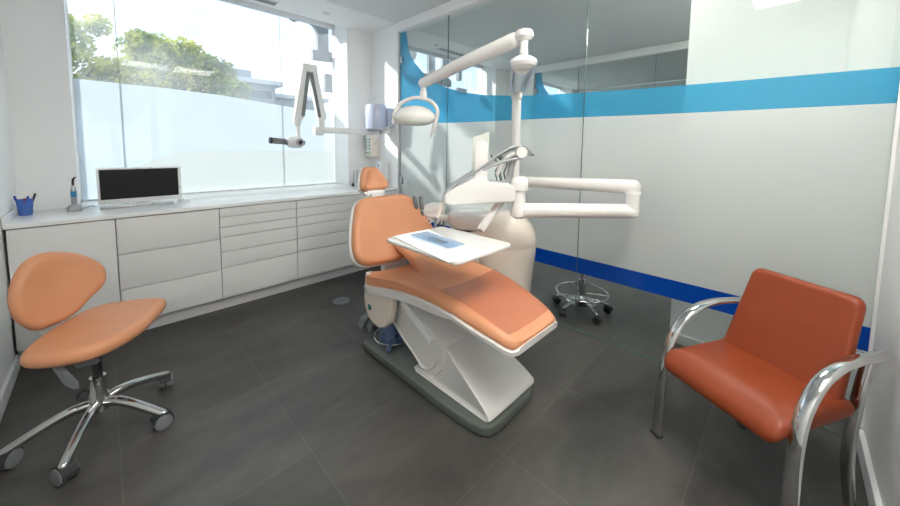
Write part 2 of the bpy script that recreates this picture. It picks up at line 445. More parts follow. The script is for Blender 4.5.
# white boxed-out wall in the next room and skirtings
struct('wall_next_room', bx((2.79, YR, 0), (3.6, -2.08, H)), wall_m)
sk = BM(); box(sk, (2.775, YR, 0), (2.79, -2.08, .07), .002)
struct('baseboard_next', sk, trim_m)
struct('baseboard_right', bx((XL, YR, 0), (XG, YR+.018, .085), .003), trim_m)
struct('baseboard_left', bx((XL, YR, 0), (XL+.018, .56, .085), .003), trim_m)
struct('trim_9', bx((XG+.01, YR+.0, .085), (XG+.022, YR+.012, 2.6), .002), trim_m)

# ceiling fittings in the white strip
def vent(x, y, lab):
    t = thing('ceiling_vent', lab, 'vent', (x, y, H), 'slot air vents in the white ceiling strip')
    b = BM(); box(b, (x-.30, y-.055, H-.006), (x+.30, y-.045, H)); box(b, (x-.30, y+.045, H-.006), (x+.30, y+.055, H)); box(b, (x-.30, y-.055, H-.006), (x-.29, y+.055, H)); box(b, (x+.29, y-.055, H-.006), (x+.30, y+.055, H))
    part('vent_frame', b, trim_m, t)
    s = BM()
    for k in range(5): box(s, (x-.29, y-.04+k*.018, H-.005), (x+.29, y-.032+k*.018, H-.001))
    part('slats', s, grayl_m, t)
    part('backing', bx((x-.29, y-.045, H-.001), (x+.29, y+.045, H-.0002)), gray_m, t)
vent(.98, 1.0, 'slot air vent in the white ceiling strip above the window beside the computer')
vent(3.68, .93, 'slot air vent seen through the clear glass of the partition')
def downlight(x, y, lab):
    t = thing('ceiling_spotlight', lab, 'ceiling light', (x, y, H), 'small round downlights in the white ceiling strip')
    part('bezel', lathe(BM(), [(.045, 0), (.047, -.004), (.042, -.008), (.034, -.008), (.032, -.002)], (x, y, H)), trim_m, t)
    part('lens', lathe(BM(), [(.03, -.001), (.031, -.004), (.02, -.006), (.001, -.007)], (x, y, H)), lens_m, t)
downlight(1.727, .866, 'small round downlight in the white ceiling strip over the treatment chair')
downlight(3.05+.22, .851, 'small round downlight in the next room seen through clear glass')

fill_panel_m = pbr('fill_panel', (250, 250, 248), .5, emit=((255, 250, 240), 11.5))  # glowing panels added out of view to brighten both rooms
def fill_panel(x, y, lab):
    t = thing('added_fill_panel', lab, 'ceiling light', (x, y, H), 'square fill lights added out of view')
    b = BM()
    for lo, hi in (((x-.31, y-.31), (x+.31, y-.295)), ((x-.31, y+.295), (x+.31, y+.31)), ((x-.31, y-.295), (x-.295, y+.295)), ((x+.295, y-.295), (x+.31, y+.295))):
        box(b, (*lo, H-.008), (*hi, H+.003))
    part('frame', b, trim_m, t)
    part('diffuser', bx((x-.295, y-.295, H-.004), (x+.295, y+.295, H+.002)), fill_panel_m, t)
fill_panel(.62, -2.56, 'square fill light added out of view overhead in the right wall corner, nearer the left wall')
fill_panel(1.3, -2.56, 'square fill light added out of view overhead by the right wall, nearer the glass')
fill_panel(2.82, -1.72, 'square fill light added out of view in the next room just behind the glass partition')
fill_panel(4.3, -2.45, 'square fill light added out of view in the next room, hidden behind the white box wall')

# ================================================================== CABINETS
YF, ZK, ZT = .538, .115, .842
units = [(-.409, .049), (.049, .640), (.640, 1.240), (1.240, 1.837), (1.837, 2.395)]
labs = ['plain white cupboard with one door at the left end of the row, behind the stool',
        'white drawer unit with three deep drawers under the computer',
        'white drawer unit with thin upper drawers between the three-drawer unit and its twin',
        'white drawer unit with thin upper drawers nearest the orange chair back',
        'plain white cupboard at the right end of the row by the glass door']
front_sets = [[(ZK, ZT)], [(.843-.006, .594), (.594, .349), (.349, ZK)], None, None, [(ZK, ZT)]]
thin = [ZT, .769, .687, .606, .485, .358, ZK]
for i, ((a, b), lab) in enumerate(zip(units, labs)):
    t = thing('cabinet', lab, 'cabinet', ((a+b)/2, .8, ZK-.015), 'white base cabinets under the worktop')
    part('body', bx((a+.001, YF+.02, ZK-.012), (b-.001, YB-.005, ZT+.002)), gap_m if 0 else cab_m, t)
    part('shadow_gap', bx((a+.002, YF+.016, ZK), (b-.002, YF+.0205, ZT)), gap_m, t)
    if i in (0, 4):
        part('door', bx((a+.003, YF, ZK-.003), (b-.003, YF+.018, ZT-.004), .0015), cab_m, t)
    else:
        zs = [ZT, .594, .349, ZK] if i == 1 else thin
        for z1, z0 in zip(zs[:-1], zs[1:]):
            part('drawer', bx((a+.0025, YF, z0+(.0022 if z0 > ZK else -.003)), (b-.0025, YF+.018, z1-.0022-(.002 if z1 == ZT else 0)), .0015), cab_m, t)
single('plinth', bx((-.409, YF+.06, .001), (XG-.004, YF+.078, ZK-.012), .001), plinth_m, 'long white recessed plinth under the row of white cabinets', 'plinth', (1, YF+.07, 0))
wt = BM()
box(wt, (XL+.004, YF-.012, ZT+.004), (XG-.004, YB-.001, .872), .003)
box(wt, (-.125, YB-.002, .862), (2.075, YW-.025, .872))
wk = single('worktop', wt, top_m, 'long white worktop running over all the cabinets into the window recess', 'worktop', (1, .8, .857))
# small upstand at left wall
us = BM(); box(us, (XL+.003, YF-.012, .872), (XL+.018, YB-.001, .915), .002)
single('upstand', us, top_m, 'low white upstand at the left end of the worktop against the wall', 'upstand', (XL+.01, .8, .872))

# ================================================================== THINGS ON THE WORKTOP
ZW = .872
# pen cup
c = (-.364, .885)
t = thing('pen_cup', 'translucent blue plastic pen cup on the left end of the worktop', 'cup', (c[0], c[1], ZW))
part('cup', lathe(BM(), [(.001, 0), (.028, 0), (.030, .004), (.038, .098), (.041, .10), (.040, .104), (.036, .10), (.028, .008), (.001, .006)], (c[0], c[1], ZW)), cupblue_m, t)
pens = [(-.014, -.008, -.03, -.012, .125, penblue_m, 'blue pen leaning to the left in the blue cup'), (.012, .006, .04, .0, .135, black_m, 'black marker leaning to the right in the blue cup'),
        (.0, -.012, .004, -.03, .11, penred_m, 'red pen standing in the middle of the blue cup'), (.0, .014, .012, .03, .115, penblue_m, 'blue pen at the back of the blue cup')]
for dx, dy, ex, ey, L, m, lab in pens:
    a = Vector((c[0]+dx, c[1]+dy, ZW+.009)); d = Vector((ex-dx*.3, ey-dy*.3, L)).normalized()
    t = thing('pen', lab, 'pen', a, 'pens in the blue cup')
    part('barrel', tube(BM(), [a, a+d*L*.78], .0055 if m is black_m else .004, 10), white2_m if m is penred_m else m, t)
    part('cap', tube(BM(), [a+d*L*.78, a+d*L*.98, a+d*L], [.0062, .0055, .002], 10), m, t)
# curing light
c = (-.146, .885)
t = thing('curing_light', 'silver dental curing light with black tip standing in its charger', 'curing light', (c[0], c[1], ZW))
part('charger', lathe(BM(), [(.034, 0), (.036, .006), (.033, .028), (.024, .042), (.018, .046), (.001, .046)], (c[0], c[1], ZW), sx=1.1, sy=.8), grayl_m, t)
part('handle', lathe(BM(), [(.010, .036), (.014, .05), (.0145, .09), (.014, .13), (.015, .145), (.010, .165), (.007, .178), (.001, .179)], (c[0], c[1], ZW)), steel_m, t)
part('grip', lathe(BM(), [(.0148, .10), (.0152, .104), (.0152, .134), (.0145, .138)], (c[0], c[1], ZW)), lcdblue_m, t, label='blue grip')
part('light_guide', tube(BM(), smooth([(c[0], c[1], ZW+.172), (c[0]+.001, c[1], ZW+.205), (c[0]+.005, c[1], ZW+.225), (c[0]+.016, c[1]-.004, ZW+.236)]), [.0065]*13+[.005]*6, 10), black_m, t)
part('cord', tube(BM(), smooth([(c[0]+.045, c[1], ZW+.012), (c[0]+.07, c[1]+.03, ZW+.02), (c[0]+.085, c[1]+.06, ZW+.02), (c[0]+.095, c[1]+.09, ZW+.006)]), .003, 8), gray_m, t)
# computer
cxm = (.205, .99)
t = thing('computer_monitor', 'wide white-framed computer with dark screen on the worktop by the window', 'computer', (.205, 1.0, ZW))
ym = .985; x0, x1, z0, z1 = -.03, .468, ZW+.016, ZW+.286
b = BM(); tw = box(b, (x0, ym, z0), (x1, ym+.03, z1), .006)
part('case', b, white2_m, t)
part('screen', bx((x0+.014, ym-.0015, z0+.034), (x1-.02, ym+.002, z1-.012)), screen_m, t)
part('power_light', lathe(BM(), [(.001, -.003), (.004, -.003), (.004, 0)], (0, 0, 0), M=Matrix.Translation((x1-.011, ym-.001, z0+.1)) @ Matrix.Rotation(PI/2, 4, 'X')), penblue_m, t)
b = BM(); box(b, ((x0+x1)/2-.08, ym-.0, ZW), ((x0+x1)/2+.08, ym+.10, ZW+.008), .003); box(b, ((x0+x1)/2-.04, ym+.03, ZW+.006), ((x0+x1)/2+.04, ym+.045, ZW+.14), .003)
part('stand', b, white2_m, t)
t = thing('keyboard', 'slim white keyboard with pale keys in front of the computer screen', 'keyboard', (.2, .86, ZW))
kx0, kx1, ky0, ky1 = -.022, .395, .815, .905
part('tray', bx((kx0, ky0, ZW), (kx1, ky1, ZW+.011), .003), grayl_m, t)
kb = BM()
for r_ in range(5):
    n = 19
    for k in range(n):
        if k in (13,): continue
        w = (kx1-kx0-.012)/n
        if r_ == 0 and 4 <= k <= 8: continue
        part('key', bx((kx0+.006+k*w, ky0+.007+r_*.0158, ZW+.010), (kx0+.006+(k+.86)*w, ky0+.007+r_*.0158+.0135, ZW+.0165)), white2_m, t, flat=True)
    if r_ == 0: part('space_bar', bx((kx0+.006+4*w, ky0+.007, ZW+.01), (kx0+.006+8.86*w, ky0+.0205, ZW+.0165)), white2_m, t, flat=True)
t = thing('computer_mouse', 'white computer mouse to the right of the keyboard', 'mouse', (.465, .87, ZW))
part('shell', lathe(BM(), [(.03, 0), (.031, .008), (.026, .02), (.014, .027), (.001, .029)], (.465, .87, ZW), sx=1.0, sy=1.6, rot=.5), white2_m, t)
part('scroll_wheel', tube(BM(), [(.458, .852, ZW+.024), (.462, .848, ZW+.024)], .006, 10), gray_m, t)
# tap
c = (2.14, 1.02)
t = thing('basin_tap', 'square chrome tap standing on the worktop behind the orange headrest', 'tap', (c[0], c[1], ZW))
part('tap_body', box(BM(), (c[0]-.02, c[1]-.02, ZW), (c[0]+.02, c[1]+.02, ZW+.17), .003), chrome_m, t)
part('spout', box(BM(), (c[0]+.015, c[1]-.014, ZW+.085), (c[0]+.15, c[1]+.012, ZW+.11), .003), chrome_m, t)
part('lever', box(BM(), (c[0]-.015, c[1]-.012, ZW+.172), (c[0]+.07, c[1]+.012, ZW+.182), .002), chrome_m, t)
t = thing('basin_plug', 'tiny black rubber plug on the worktop left of the tap', 'plug', (2.07, .98, ZW))
part('rubber_plug', lathe(BM(), [(.018, 0), (.018, .014), (.01, .03), (.006, .045), (.001, .046)], (2.07, .98, ZW)), black_m, t)

# ================================================================== WALL-MOUNTED THINGS
# centre-feed paper dispenser
t = thing('paper_dispenser', 'lavender white drum paper dispenser high on the white column', 'dispenser', (XG-.0003, .66, 1.55))
dc = (2.205, .70)
part('drum', lathe(BM(), [(.001, -.15), (.10, -.15), (.112, -.14), (.115, -.10), (.117, -.09), (.117, .10), (.108, .122), (.09, .13), (.001, .132)], (dc[0], dc[1], 1.675)), lav_m, t)
b = BM(); box(b, (2.30, .60, 1.56), (XG-.0003, .74, 1.77), .01); part('wall_bracket', b, lav_m, t)
part('paper_tail', prism(BM(), [(-.03, 0), (.03, 0), (.022, -.06), (.028, -.1), (-.012, -.11), (-.02, -.06)], lambda u, v, w: Vector((dc[0]+u*.7, dc[1]-u*.7+w, 1.525+v)), 0, .008), paper_m, t, label='white paper end hanging down')
# x-ray timer box
t = thing('xray_control_box', 'ivory control box with black keypad below the paper dispenser', 'control box', (XG-.0003, .98, 1.2))
part('case', box(BM(), (2.285, .935, 1.215), (XG-.0003, 1.06, 1.475), .008), warm_m, t)
part('keypad', bx((2.2835, .945, 1.235), (2.2855, 1.05, 1.46)), lens_m, t)
kb = BM()
for r_, (z, k) in enumerate(((1.42, 2), (1.385, 2), (1.35, 2), (1.315, 2), (1.26, 3))):
    for q in range(k):
        y = .965+q*(.07/max(1, k-1))
        kb2 = bmesh.new(); bmesh.ops.create_uvsphere(kb2, u_segments=10, v_segments=6, radius=.011 if r_ < 4 else .009)
        bmesh.ops.scale(kb2, vec=(.3, 1, 1), verts=kb2.verts); bmesh.ops.translate(kb2, vec=(2.283, y, z), verts=kb2.verts); part('button', kb2, black_m, t)
part('side_dial', lathe(BM(), [(.001, .004), (.008, .004), (.009, 0)], M=Matrix.Translation((2.345, .935, 1.37)) @ Matrix.Rotation(PI/2, 4, 'X')), grayl_m, t)
# soap dispenser
t = thing('soap_dispenser', 'white soap dispenser on the column just above the worktop', 'dispenser', (XG-.0003, .80, .9))
part('case', box(BM(), (2.305, .735, .925), (XG-.0003, .86, 1.165), .014, 3), white2_m, t)
part('spout', bx((2.31, .77, .905), (2.35, .82, .926), .003), grayl_m, t)
part('level_light', bx((2.3035, .80, 1.10), (2.3055, .815, 1.13)), penblue_m, t)
part('green_light', bx((2.3035, .80, 1.045), (2.3055, .825, 1.065)), teal_m, t)
# x-ray arm
yx = .76
t = thing('xray_machine', 'white folding wall arm carrying a dental x-ray head in front of the window', 'x-ray machine', (XG-.0003, yx, 1.50))
part('wall_mount', box(BM(), (2.30, yx-.09, 1.485), (XG-.0003, yx+.02, 1.555), .008), white2_m, t)
part('horizontal_arm', box(box(BM(), (1.55, yx-.03, 1.47), (2.32, yx+.03, 1.528), .008), (1.515, yx-.035, 1.445), (1.61, yx+.035, 1.53), .012), white2_m, t)
def bar(bm, p0, p1, w, th, axis=(0, 1, 0), bev=.006):
    p0, p1 = Vector(p0), Vector(p1); d = (p1-p0); L = d.length; d.normalize()
    y = Vector(axis); y = (y-d*y.dot(d)).normalized(); x = y.cross(d)
    M = Matrix((( x.x, y.x, d.x, p0.x), (x.y, y.y, d.y, p0.y), (x.z, y.z, d.z, p0.z), (0, 0, 0, 1)))
    return box(bm, (-w/2, -th/2, 0), (w/2, th/2, L), bev, M=M)
A, B, Cc = (1.60, yx, 1.60), (1.50, yx, 2.11), (1.445, yx, 2.11)
E_ = (1.36, yx, 1.60)
part('lower_arm_link', bar(BM(), A, B, .082, .06), white2_m, t)
part('upper_arm_link', bar(BM(), E_, Cc, .082, .06), white2_m, t)
s = BM(); bar(s, (1.565, yx-.031, 1.62), (1.487, yx-.031, 2.05), .034, .012); part('link_cover', s, gray_m, t, label='grey inner strip')
s = BM(); bar(s, (1.397, yx-.031, 1.62), (1.460, yx-.031, 2.05), .034, .012); part('link_cover', s, gray_m, t, label='grey inner strip')
part('apex_cap', box(BM(), (1.402, yx-.036, 2.06), (1.545, yx+.036, 2.125), .006), white2_m, t)
part('elbow', lathe(BM(), [(.03, -.0), (.036, .02), (.038, .07), (.03, .11), (.001, .112)], (1.59, yx, 1.51)), white2_m, t)
part('elbow', lathe(BM(), [(.018, -.02), (.03, 0), (.04, .04), (.036, .07), (.001, .072)], (1.353, yx, 1.545)), white2_m, t)
part('hanger', tube(BM(), [(1.357, yx, 1.55), (1.359, yx, 1.48), (1.362, yx, 1.41)], [.02, .017, .019], 14), white2_m, t)
hd = part('xray_head', tube(BM(), [(1.25, yx, 1.372), (1.255, yx, 1.374), (1.275, yx, 1.374), (1.33, yx, 1.373), (1.375, yx, 1.371), (1.40, yx, 1.37)], [.03, .042, .052, .058, .055, .036], 22, cap='flat'), white2_m, t)
part('collar', lathe(BM(), [(.034, 0), (.036, .008), (.03, .014), (.018, .016), (.001, .016)], M=Matrix.Translation((1.35, yx-.06, 1.372)) @ Matrix.Rotation(PI/2, 4, 'X')), grayl_m, t)
part('knob', lathe(BM(), [(.017, 0), (.018, .01), (.014, .016), (.001, .017)], M=Matrix.Translation((1.35, yx-.074, 1.372)) @ Matrix.Rotation(PI/2, 4, 'X')), black_m, t)
part('cone', tube(BM(), [(1.26, yx, 1.374), (1.115, yx, 1.385)], .028, 20), gray_m, t, label='grey cylindrical aiming cone')
part('cone_tip', tube(BM(), [(1.117, yx, 1.385), (1.10, yx, 1.386)], .029, 20), black_m, t)
part('end_cap', tube(BM(), [(1.395, yx, 1.37), (1.418, yx, 1.365)], [.03, .022], 18), gray_m, t)

# ================================================================== DENTAL CHAIR
XC = 1.43
t = thing('dental_chair', 'peach orange reclining dental chair with white shell on a green-grey base', 'dental chair', (XC, -1.1, 0))
# base plate
def xy(u, v, w): return Vector((u, v, w))
bp = BM(); prism(bp, [(1.17, -.71), (1.175, -.685), (1.20, -.67), (1.66, -.67), (1.685, -.685), (1.69, -.71), (1.69, -1.5), (1.678, -1.59), (1.645, -1.655), (1.60, -1.70), (1.56, -1.718), (1.27, -1.718), (1.225, -1.708), (1.195, -1.68), (1.18, -1.62), (1.17, -1.5)], xy, .001, .054, .012, 3)
prism(bp, rrect(.44, .30, .05, 5, XC, -.86), xy, .045, .058, .006, 2)
part('base_plate', bp, base_m, t)
fx = lambda x: (lambda u, v, w: Vector((w, u, v)))
# foot shroud (front), in side view y-z, loft across x with pinch
def side_loft(bm, prof, xs):
    """prof: list of (y,z); xs: list of (x, scale about the centroid)"""
    cy = sum(p[0] for p in prof)/len(prof); cz = sum(p[1] for p in prof)/len(prof)
    rings = []
    for x, s, *off in xs:
        rings.append([Vector((x, cy+(y-cy)*s, cz+(z-cz)*s)) for y, z in prof])
    return loft(bm, rings)
sh_prof = [(-1.685, .055), (-1.70, .07), (-1.695, .09), (-1.66, .115), (-1.55, .175), (-1.45, .23), (-1.38, .275), (-1.345, .285), (-1.33, .265), (-1.325, .2), (-1.30, .14), (-1.25, .10), (-1.16, .085), (-1.145, .075), (-1.16, .055)]
fs = BM(); side_loft(fs, sh_prof, [(XC-.205, .93), (XC-.216, .965), (XC-.213, .99), (XC-.195, 1.0), (XC, 1.004), (XC+.195, 1.0), (XC+.213, .99), (XC+.216, .965), (XC+.205, .93)])
for v in fs.verts: v.co.x = XC-.005 + (v.co.x-XC)*(.93-.16*max(0, v.co.z-.09)/.2)
part('foot_cover', fs, white_m, t, ang=50)
# lifting arm
arm_prof = [(-1.32, .10), (-1.26, .085), (-1.20, .095), (-1.15, .13), (-1.02, .20), (-.86, .30), (-.78, .36), (-.76, .43), (-.80, .49), (-.9, .50), (-1.02, .47), (-1.2, .39), (-1.34, .325), (-1.375, .28), (-1.385, .22), (-1.37, .15)]
la = BM(); side_loft(la, arm_prof, [(XC-.185, .955), (XC-.196, .985), (XC-.19, 1), (XC+.19, 1), (XC+.196, .985), (XC+.185, .955)])
part('lift_arm', la, white_m, t, ang=50)
la = BM(); prism(la, [(-1.30, .30), (-1.22, .36), (-.95, .49), (-.86, .50), (-.95, .43), (-1.2, .31), (-1.28, .27)], lambda u, v, w: Vector((w, u, v)), XC-.203, XC-.185, .004)
part('arm_side_ridge', la, white2_m, t)
# hinge bracket under the seat
for sx in (-1, 1):
    hb = BM()
    prof = [(-.74, .50), (-.73, .38), (-.745, .31), (-.78, .262), (-.84, .238), (-.90, .235), (-.96, .262), (-1.0, .31), (-1.02, .38), (-1.03, .45), (-1.06, .52), (-1.08, .55), (-.75, .55)]
    prism(hb, prof, lambda u, v, w: Vector((w, u, v)), XC+sx*.225, XC+sx*.275, .014, 3)
    hk = part('hinge_bracket', hb, warm_m, t)
    if sx < 0:
        part('round_button', lathe(BM(), [(.001, .006), (.014, .006), (.019, .003), (.02, 0)], M=Matrix.Translation((XC-.275, -.80, .335)) @ Matrix.Rotation(-PI/2, 4, 'Y')), teal_m, hk, label='dark teal round button')
# seat: stations along y (y, z of the top edge, half width, centre dish)
def sect(y, zt, hw, th, dish, tilt=0, n=26, round_=.03, crown=.0, base=None):
    """closed ring: top across then bottom back"""
    pts = []
    N = 14
    for k in range(N+1):
        q = -1+2*k/N; x = hw*q
        e = min(1, (1-abs(q))*hw/round_) if round_ > 0 else 1
        z = zt - round_*(1-math.sqrt(max(0, 1-(1-e)**2))) - dish*(1-q*q) + crown*(1-q*q)
        pts.append((x, z))
    for k in range(N+1):
        q = 1-2*k/N; x = hw*q*.985
        pts.append((x, zt-th+ .0 - dish*(1-q*q)*.2))
    return [Vector((XC+x, y+tilt*(z-zt), z)) for x, z in pts]
st = [(-.728, .512, .20, .035), (-.738, .535, .255, .058), (-.765, .555, .285, .075), (-.82, .572, .297, .085), (-.90, .592, .298, .085), (-1.0, .608, .294, .082), (-1.12, .620, .285, .078), (-1.25, .622, .274, .072), (-1.38, .613, .263, .066), (-1.50, .596, .252, .062), (-1.62, .566, .238, .06), (-1.72, .536, .222, .05), (-1.775, .515, .21, .045), (-1.805, .503, .195, .04), (-1.82, .495, .165, .03)]
seat = loft(BM(), [sect(y, z, hw, th, .012+.02*max(0, min(1, (y+1.5)/.5)), round_=.032) for y, z, hw, th in st])
part('seat_cushion', seat, orange_m, t, ang=60)
shell = loft(BM(), [sect(y*1.0+(.008 if y > -.74 else 0), z-th+.004, hw+.008-(.02 if y > -.74 else 0), .055 if y > -1.4 else .032, 0, round_=.012) for y, z, hw, th in [(-.724, .512, .2, .035)]+st[1:-1]+[(-1.826, .497, .17, .028)]])
part('seat_shell', shell, white_m, t, ang=50)
# waist between seat and backrest
wst = []
for y, z, hw, th in [(-1.22, .592, .17, .05), (-1.10, .612, .11, .055), (-1.0, .64, .075, .055), (-.92, .668, .062, .055), (-.86, .692, .058, .055), (-.80, .715, .06, .055), (-.765, .725, .06, .05)]:
    wst.append(sect(y, z, hw, th, .0, round_=.02))
part('seat_waist', loft(BM(), wst), orange_m, t, ang=60)
# backrest pad: local frame
B0 = Vector((XC-.008, -.765, .58)); BT = Vector((XC-.008, -.545, .985)); bv = (BT-B0).normalized(); bu = Vector((1, 0, 0)); bn = bu.cross(bv)   # normal towards -y/up
if bn.y > 0: bn = -bn
Lb = (BT-B0).length
def fb(u, v, w, o=0):
    bend = .05*(abs(u)/.33)**2           # wings wrap forward a little
    return B0 + bu*u + bv*v + bn*(w + bend*.5)
half = [(0, Lb), (.12, Lb-.002), (.185, Lb-.014), (.228, Lb-.05), (.262, Lb-.12), (.30, Lb-.21), (.328, Lb-.30), (.336, Lb-.36), (.325, Lb-.41), (.285, Lb-.445), (.22, Lb-.458), (.10, Lb-.466)]
half = [(x*1.02, y) for x, y in half]
outl = half + [(0, Lb-.468)] + [(-x, y) for x, y in half[:0:-1]]
part('backrest_cushion', pad(BM(), outl, .085, .035, lambda u, v, w: fb(u, v, w+.0), dome=-.012, k=4), orange_m, t, ang=60)
outs = [(x*1.02, (y-Lb/2)*1.015+Lb/2) for x, y in outl]
part('backrest_shell', pad(BM(), outs, .06, .03, lambda u, v, w: fb(u, v, w-.035), cdome=.02, k=4), white_m, t, ang=50)
part('backrest_support', prism(BM(), [(-.70, .44), (-.70, .60), (-.64, .8), (-.60, .8), (-.63, .6), (-.66, .44), (-.8, .40)], lambda u, v, w: Vector((w, u, v)), XC-.09, XC+.09, .01), white_m, t)
# headrest
H0 = Vector((XC-.012, -.43, 1.022)); hvv = Vector((0, .28, .96)).normalized(); hn = bu.cross(hvv); hn = -hn if hn.y > 0 else hn
hh = [(0, .172), (.035, .17), (.062, .155), (.082, .12), (.104, .07), (.116, .03), (.108, .0), (.07, -.012)]
ho = hh + [(0, -.016)] + [(-x, y) for x, y in hh[:0:-1]]
fh = lambda u, v, w: H0 + bu*u + hvv*v + hn*(w + 3.0*u*u)
part('headrest_cushion', pad(BM(), ho, .075, .03, fh, dome=-.014, k=4), orange_m, t, ang=60)
part('headrest_shell', pad(BM(), [(x*1.05, (y-.08)*1.05+.08) for x, y in ho], .035, .015, lambda u, v, w: fh(u, v, w-.035), k=3), white_m, t)
nb = BM(); box(nb, (XC-.08, -.475, .982), (XC+.06, -.425, 1.022), .008); box(nb, (XC-.06, -.50, .93), (XC+.04, -.44, 1.0), .004); box(nb, (XC-.095, -.47, .995), (XC+.075, -.43, 1.012), .004)
part('headrest_bracket', nb, white2_m, t)
# clear foot cover on the leg rest
cv = []
for y, z, hw, th in st[8:]:
    cv.append([Vector((p.x if abs(p.x-XC) < hw*.97 else XC+(p.x-XC)*1.004, p.y, p.z+.0025)) for p in sect(y if y > -1.8 else y-.002, z, hw, .03, .012+.02*max(0, min(1, (y+1.5)/.5)), round_=.032)[:15]])
cvb = BM(); V = [[cvb.verts.new(p) for p in r_[1:14]] for r_ in cv[:-2]]
for i in range(len(V)-1):
    for k in range(12): cvb.faces.new((V[i][k], V[i][k+1], V[i+1][k+1], V[i+1][k]))
random.seed(3)
for v in cvb.verts: v.co.z += random.uniform(0, .0025)
pc = single('plastic_cover', cvb, clearwrap_m, 'creased clear plastic sheet over the foot end of the dental chair seat', 'plastic cover', (XC, -1.6, .6), ang=80)
md = pc.modifiers.new('thick', 'SOLIDIFY'); md.thickness = .0008; md.offset = 1
# foot control on the base
fc = (1.335, -.80)
t = thing('foot_control', 'slate blue round foot control on the rear of the chair base', 'foot control', (fc[0], fc[1], .063))
part('body', lathe(BM(), [(.085, 0), (.092, .01), (.088, .035), (.06, .07), (.035, .10), (.03, .14), (.001, .145)], (fc[0], fc[1], .063)), blue_m, t)
hb = BM()
for k in range(5):
    a = k*2*PI/5+.6
    lob = part('lobe', tube(BM(), [(fc[0]+.07*math.cos(a), fc[1]+.07*math.sin(a), .075), (fc[0]+.078*math.cos(a), fc[1]+.078*math.sin(a), .115)], [.024, .016], 12), blue_m, t)
    part('hole', tube(BM(), [(fc[0]+.076*math.cos(a), fc[1]+.076*math.sin(a), .112), (fc[0]+.0785*math.cos(a), fc[1]+.0785*math.sin(a), .118)], .010, 10), black_m, lob)
part('wire_handle', tube(BM(), smooth_closed([(fc[0]+.125*math.cos(a), fc[1]+.125*math.sin(a), .085) for a in [i*PI/5 for i in range(10)]]), .0035, 8, closed=True), chrome_m, t)
part('lever', tube(BM(), [(fc[0]-.02, fc[1]-.03, .10), (fc[0]-.10, fc[1]-.10, .08), (fc[0]-.115, fc[1]-.112, .078)], [.012, .012, .02], 10, cap='round'), blue_m, t)
t = thing('foot_pedal', 'dark grey foot pedal behind the blue foot control on the chair base', 'foot pedal', (1.30, -.60, .063))
b = BM(); tube(b, [(1.27, -.63, .10), (1.37, -.56, .10)], [.04, .04], 16, cap='round'); box(b, (1.24, -.66, .063), (1.40, -.53, .09), .01)
part('pedal_body', b, gray_m, t)
part('paddle', prism(BM(), [(0, 0), (.11, .02), (.13, .06), (.03, .05)], lambda u, v, w: Vector((1.20+u, -.60+w*1.0+.3*u, .105+v)), -.03, .03, .004), gray_m, t)

# ================================================================== DENTAL DELIVERY UNIT
whip_m = pbr('silver_hose', (178, 180, 183), .3, .25, var=.02)
P0 = Vector((2.20, -1.15, 0))          # post axis
t = thing('dental_unit', 'white dental delivery unit with domed body and two jointed arms behind the chair', 'dental unit', (2.05, -1.15, 0))
BC = (2.055, -1.165)
bodyp = [(.001, .20), (.10, .20), (.16, .215), (.19, .25), (.205, .32), (.215, .45), (.228, .58), (.232, .655), (.230, .662), (.232, .668), (.232, .70), (.222, .75), (.195, .805), (.15, .85), (.10, .874), (.05, .884), (.001, .886)]
part('body', lathe(BM(), bodyp, (BC[0], BC[1], 0), n=40, sx=1.0, sy=1.0), warm_m, t, ang=50)
part('base_foot', lathe(BM(), [(.001, .002), (.15, .002), (.15, .03), (.13, .05), (.12, .2), (.001, .2)], (BC[0]-.03, BC[1], 0)), white_m, t)
# left tub and cuspidor
dl = Vector((-.70, .714, 0)); dn = Vector((.714, .70, 0))
def fu(o):
    return lambda u, v, w: Vector(o) + dl*u + dn*v + Vector((0, 0, w))
def lump(o, secs, n=32):
    """stack of rounded rects in the dl/dn frame: (z, w, d, r)"""
    rings = []
    f = fu(o)
    for z, w, d, r, *cc in secs:
        cx_ = cc[0] if cc else 0
        rings.append([f(u+cx_, v, z) for u, v in rrect(w, d, r, 5)])
    return loft(BM(), rings)
part('side_tank', lump((1.88, -.99, 0), [(.40, .20, .2, .08), (.46, .28, .24, .09), (.62, .33, .26, .10), (.715, .34, .27, .10), (.735, .33, .26, .10), (.75, .28, .22, .09), (.752, .1, .1, .04)]), warm_m, t, ang=50)
part('cuspidor', lump((1.89, -.98, 0), [(.755, .20, .18, .07), (.775, .27, .22, .09), (.81, .31, .25, .11), (.855, .325, .26, .12), (.872, .30, .24, .11), (.884, .25, .19, .09), (.889, .15, .1, .04), (.89, .04, .03, .01)]), white_m, t, ang=50)
part('tank_slot', bx((1.80, -1.05, .752), (1.98, -.93, .757)), rubber_m, t)
# post
part('post', tube(BM(), [P0+Vector((0, 0, .78)), P0+Vector((0, 0, 1.735))], .034, 22), white_m, t)
part('post_collar', tube(BM(), [P0+Vector((0, 0, .80)), P0+Vector((0, 0, .88))], [.06, .045], 22), white_m, t)
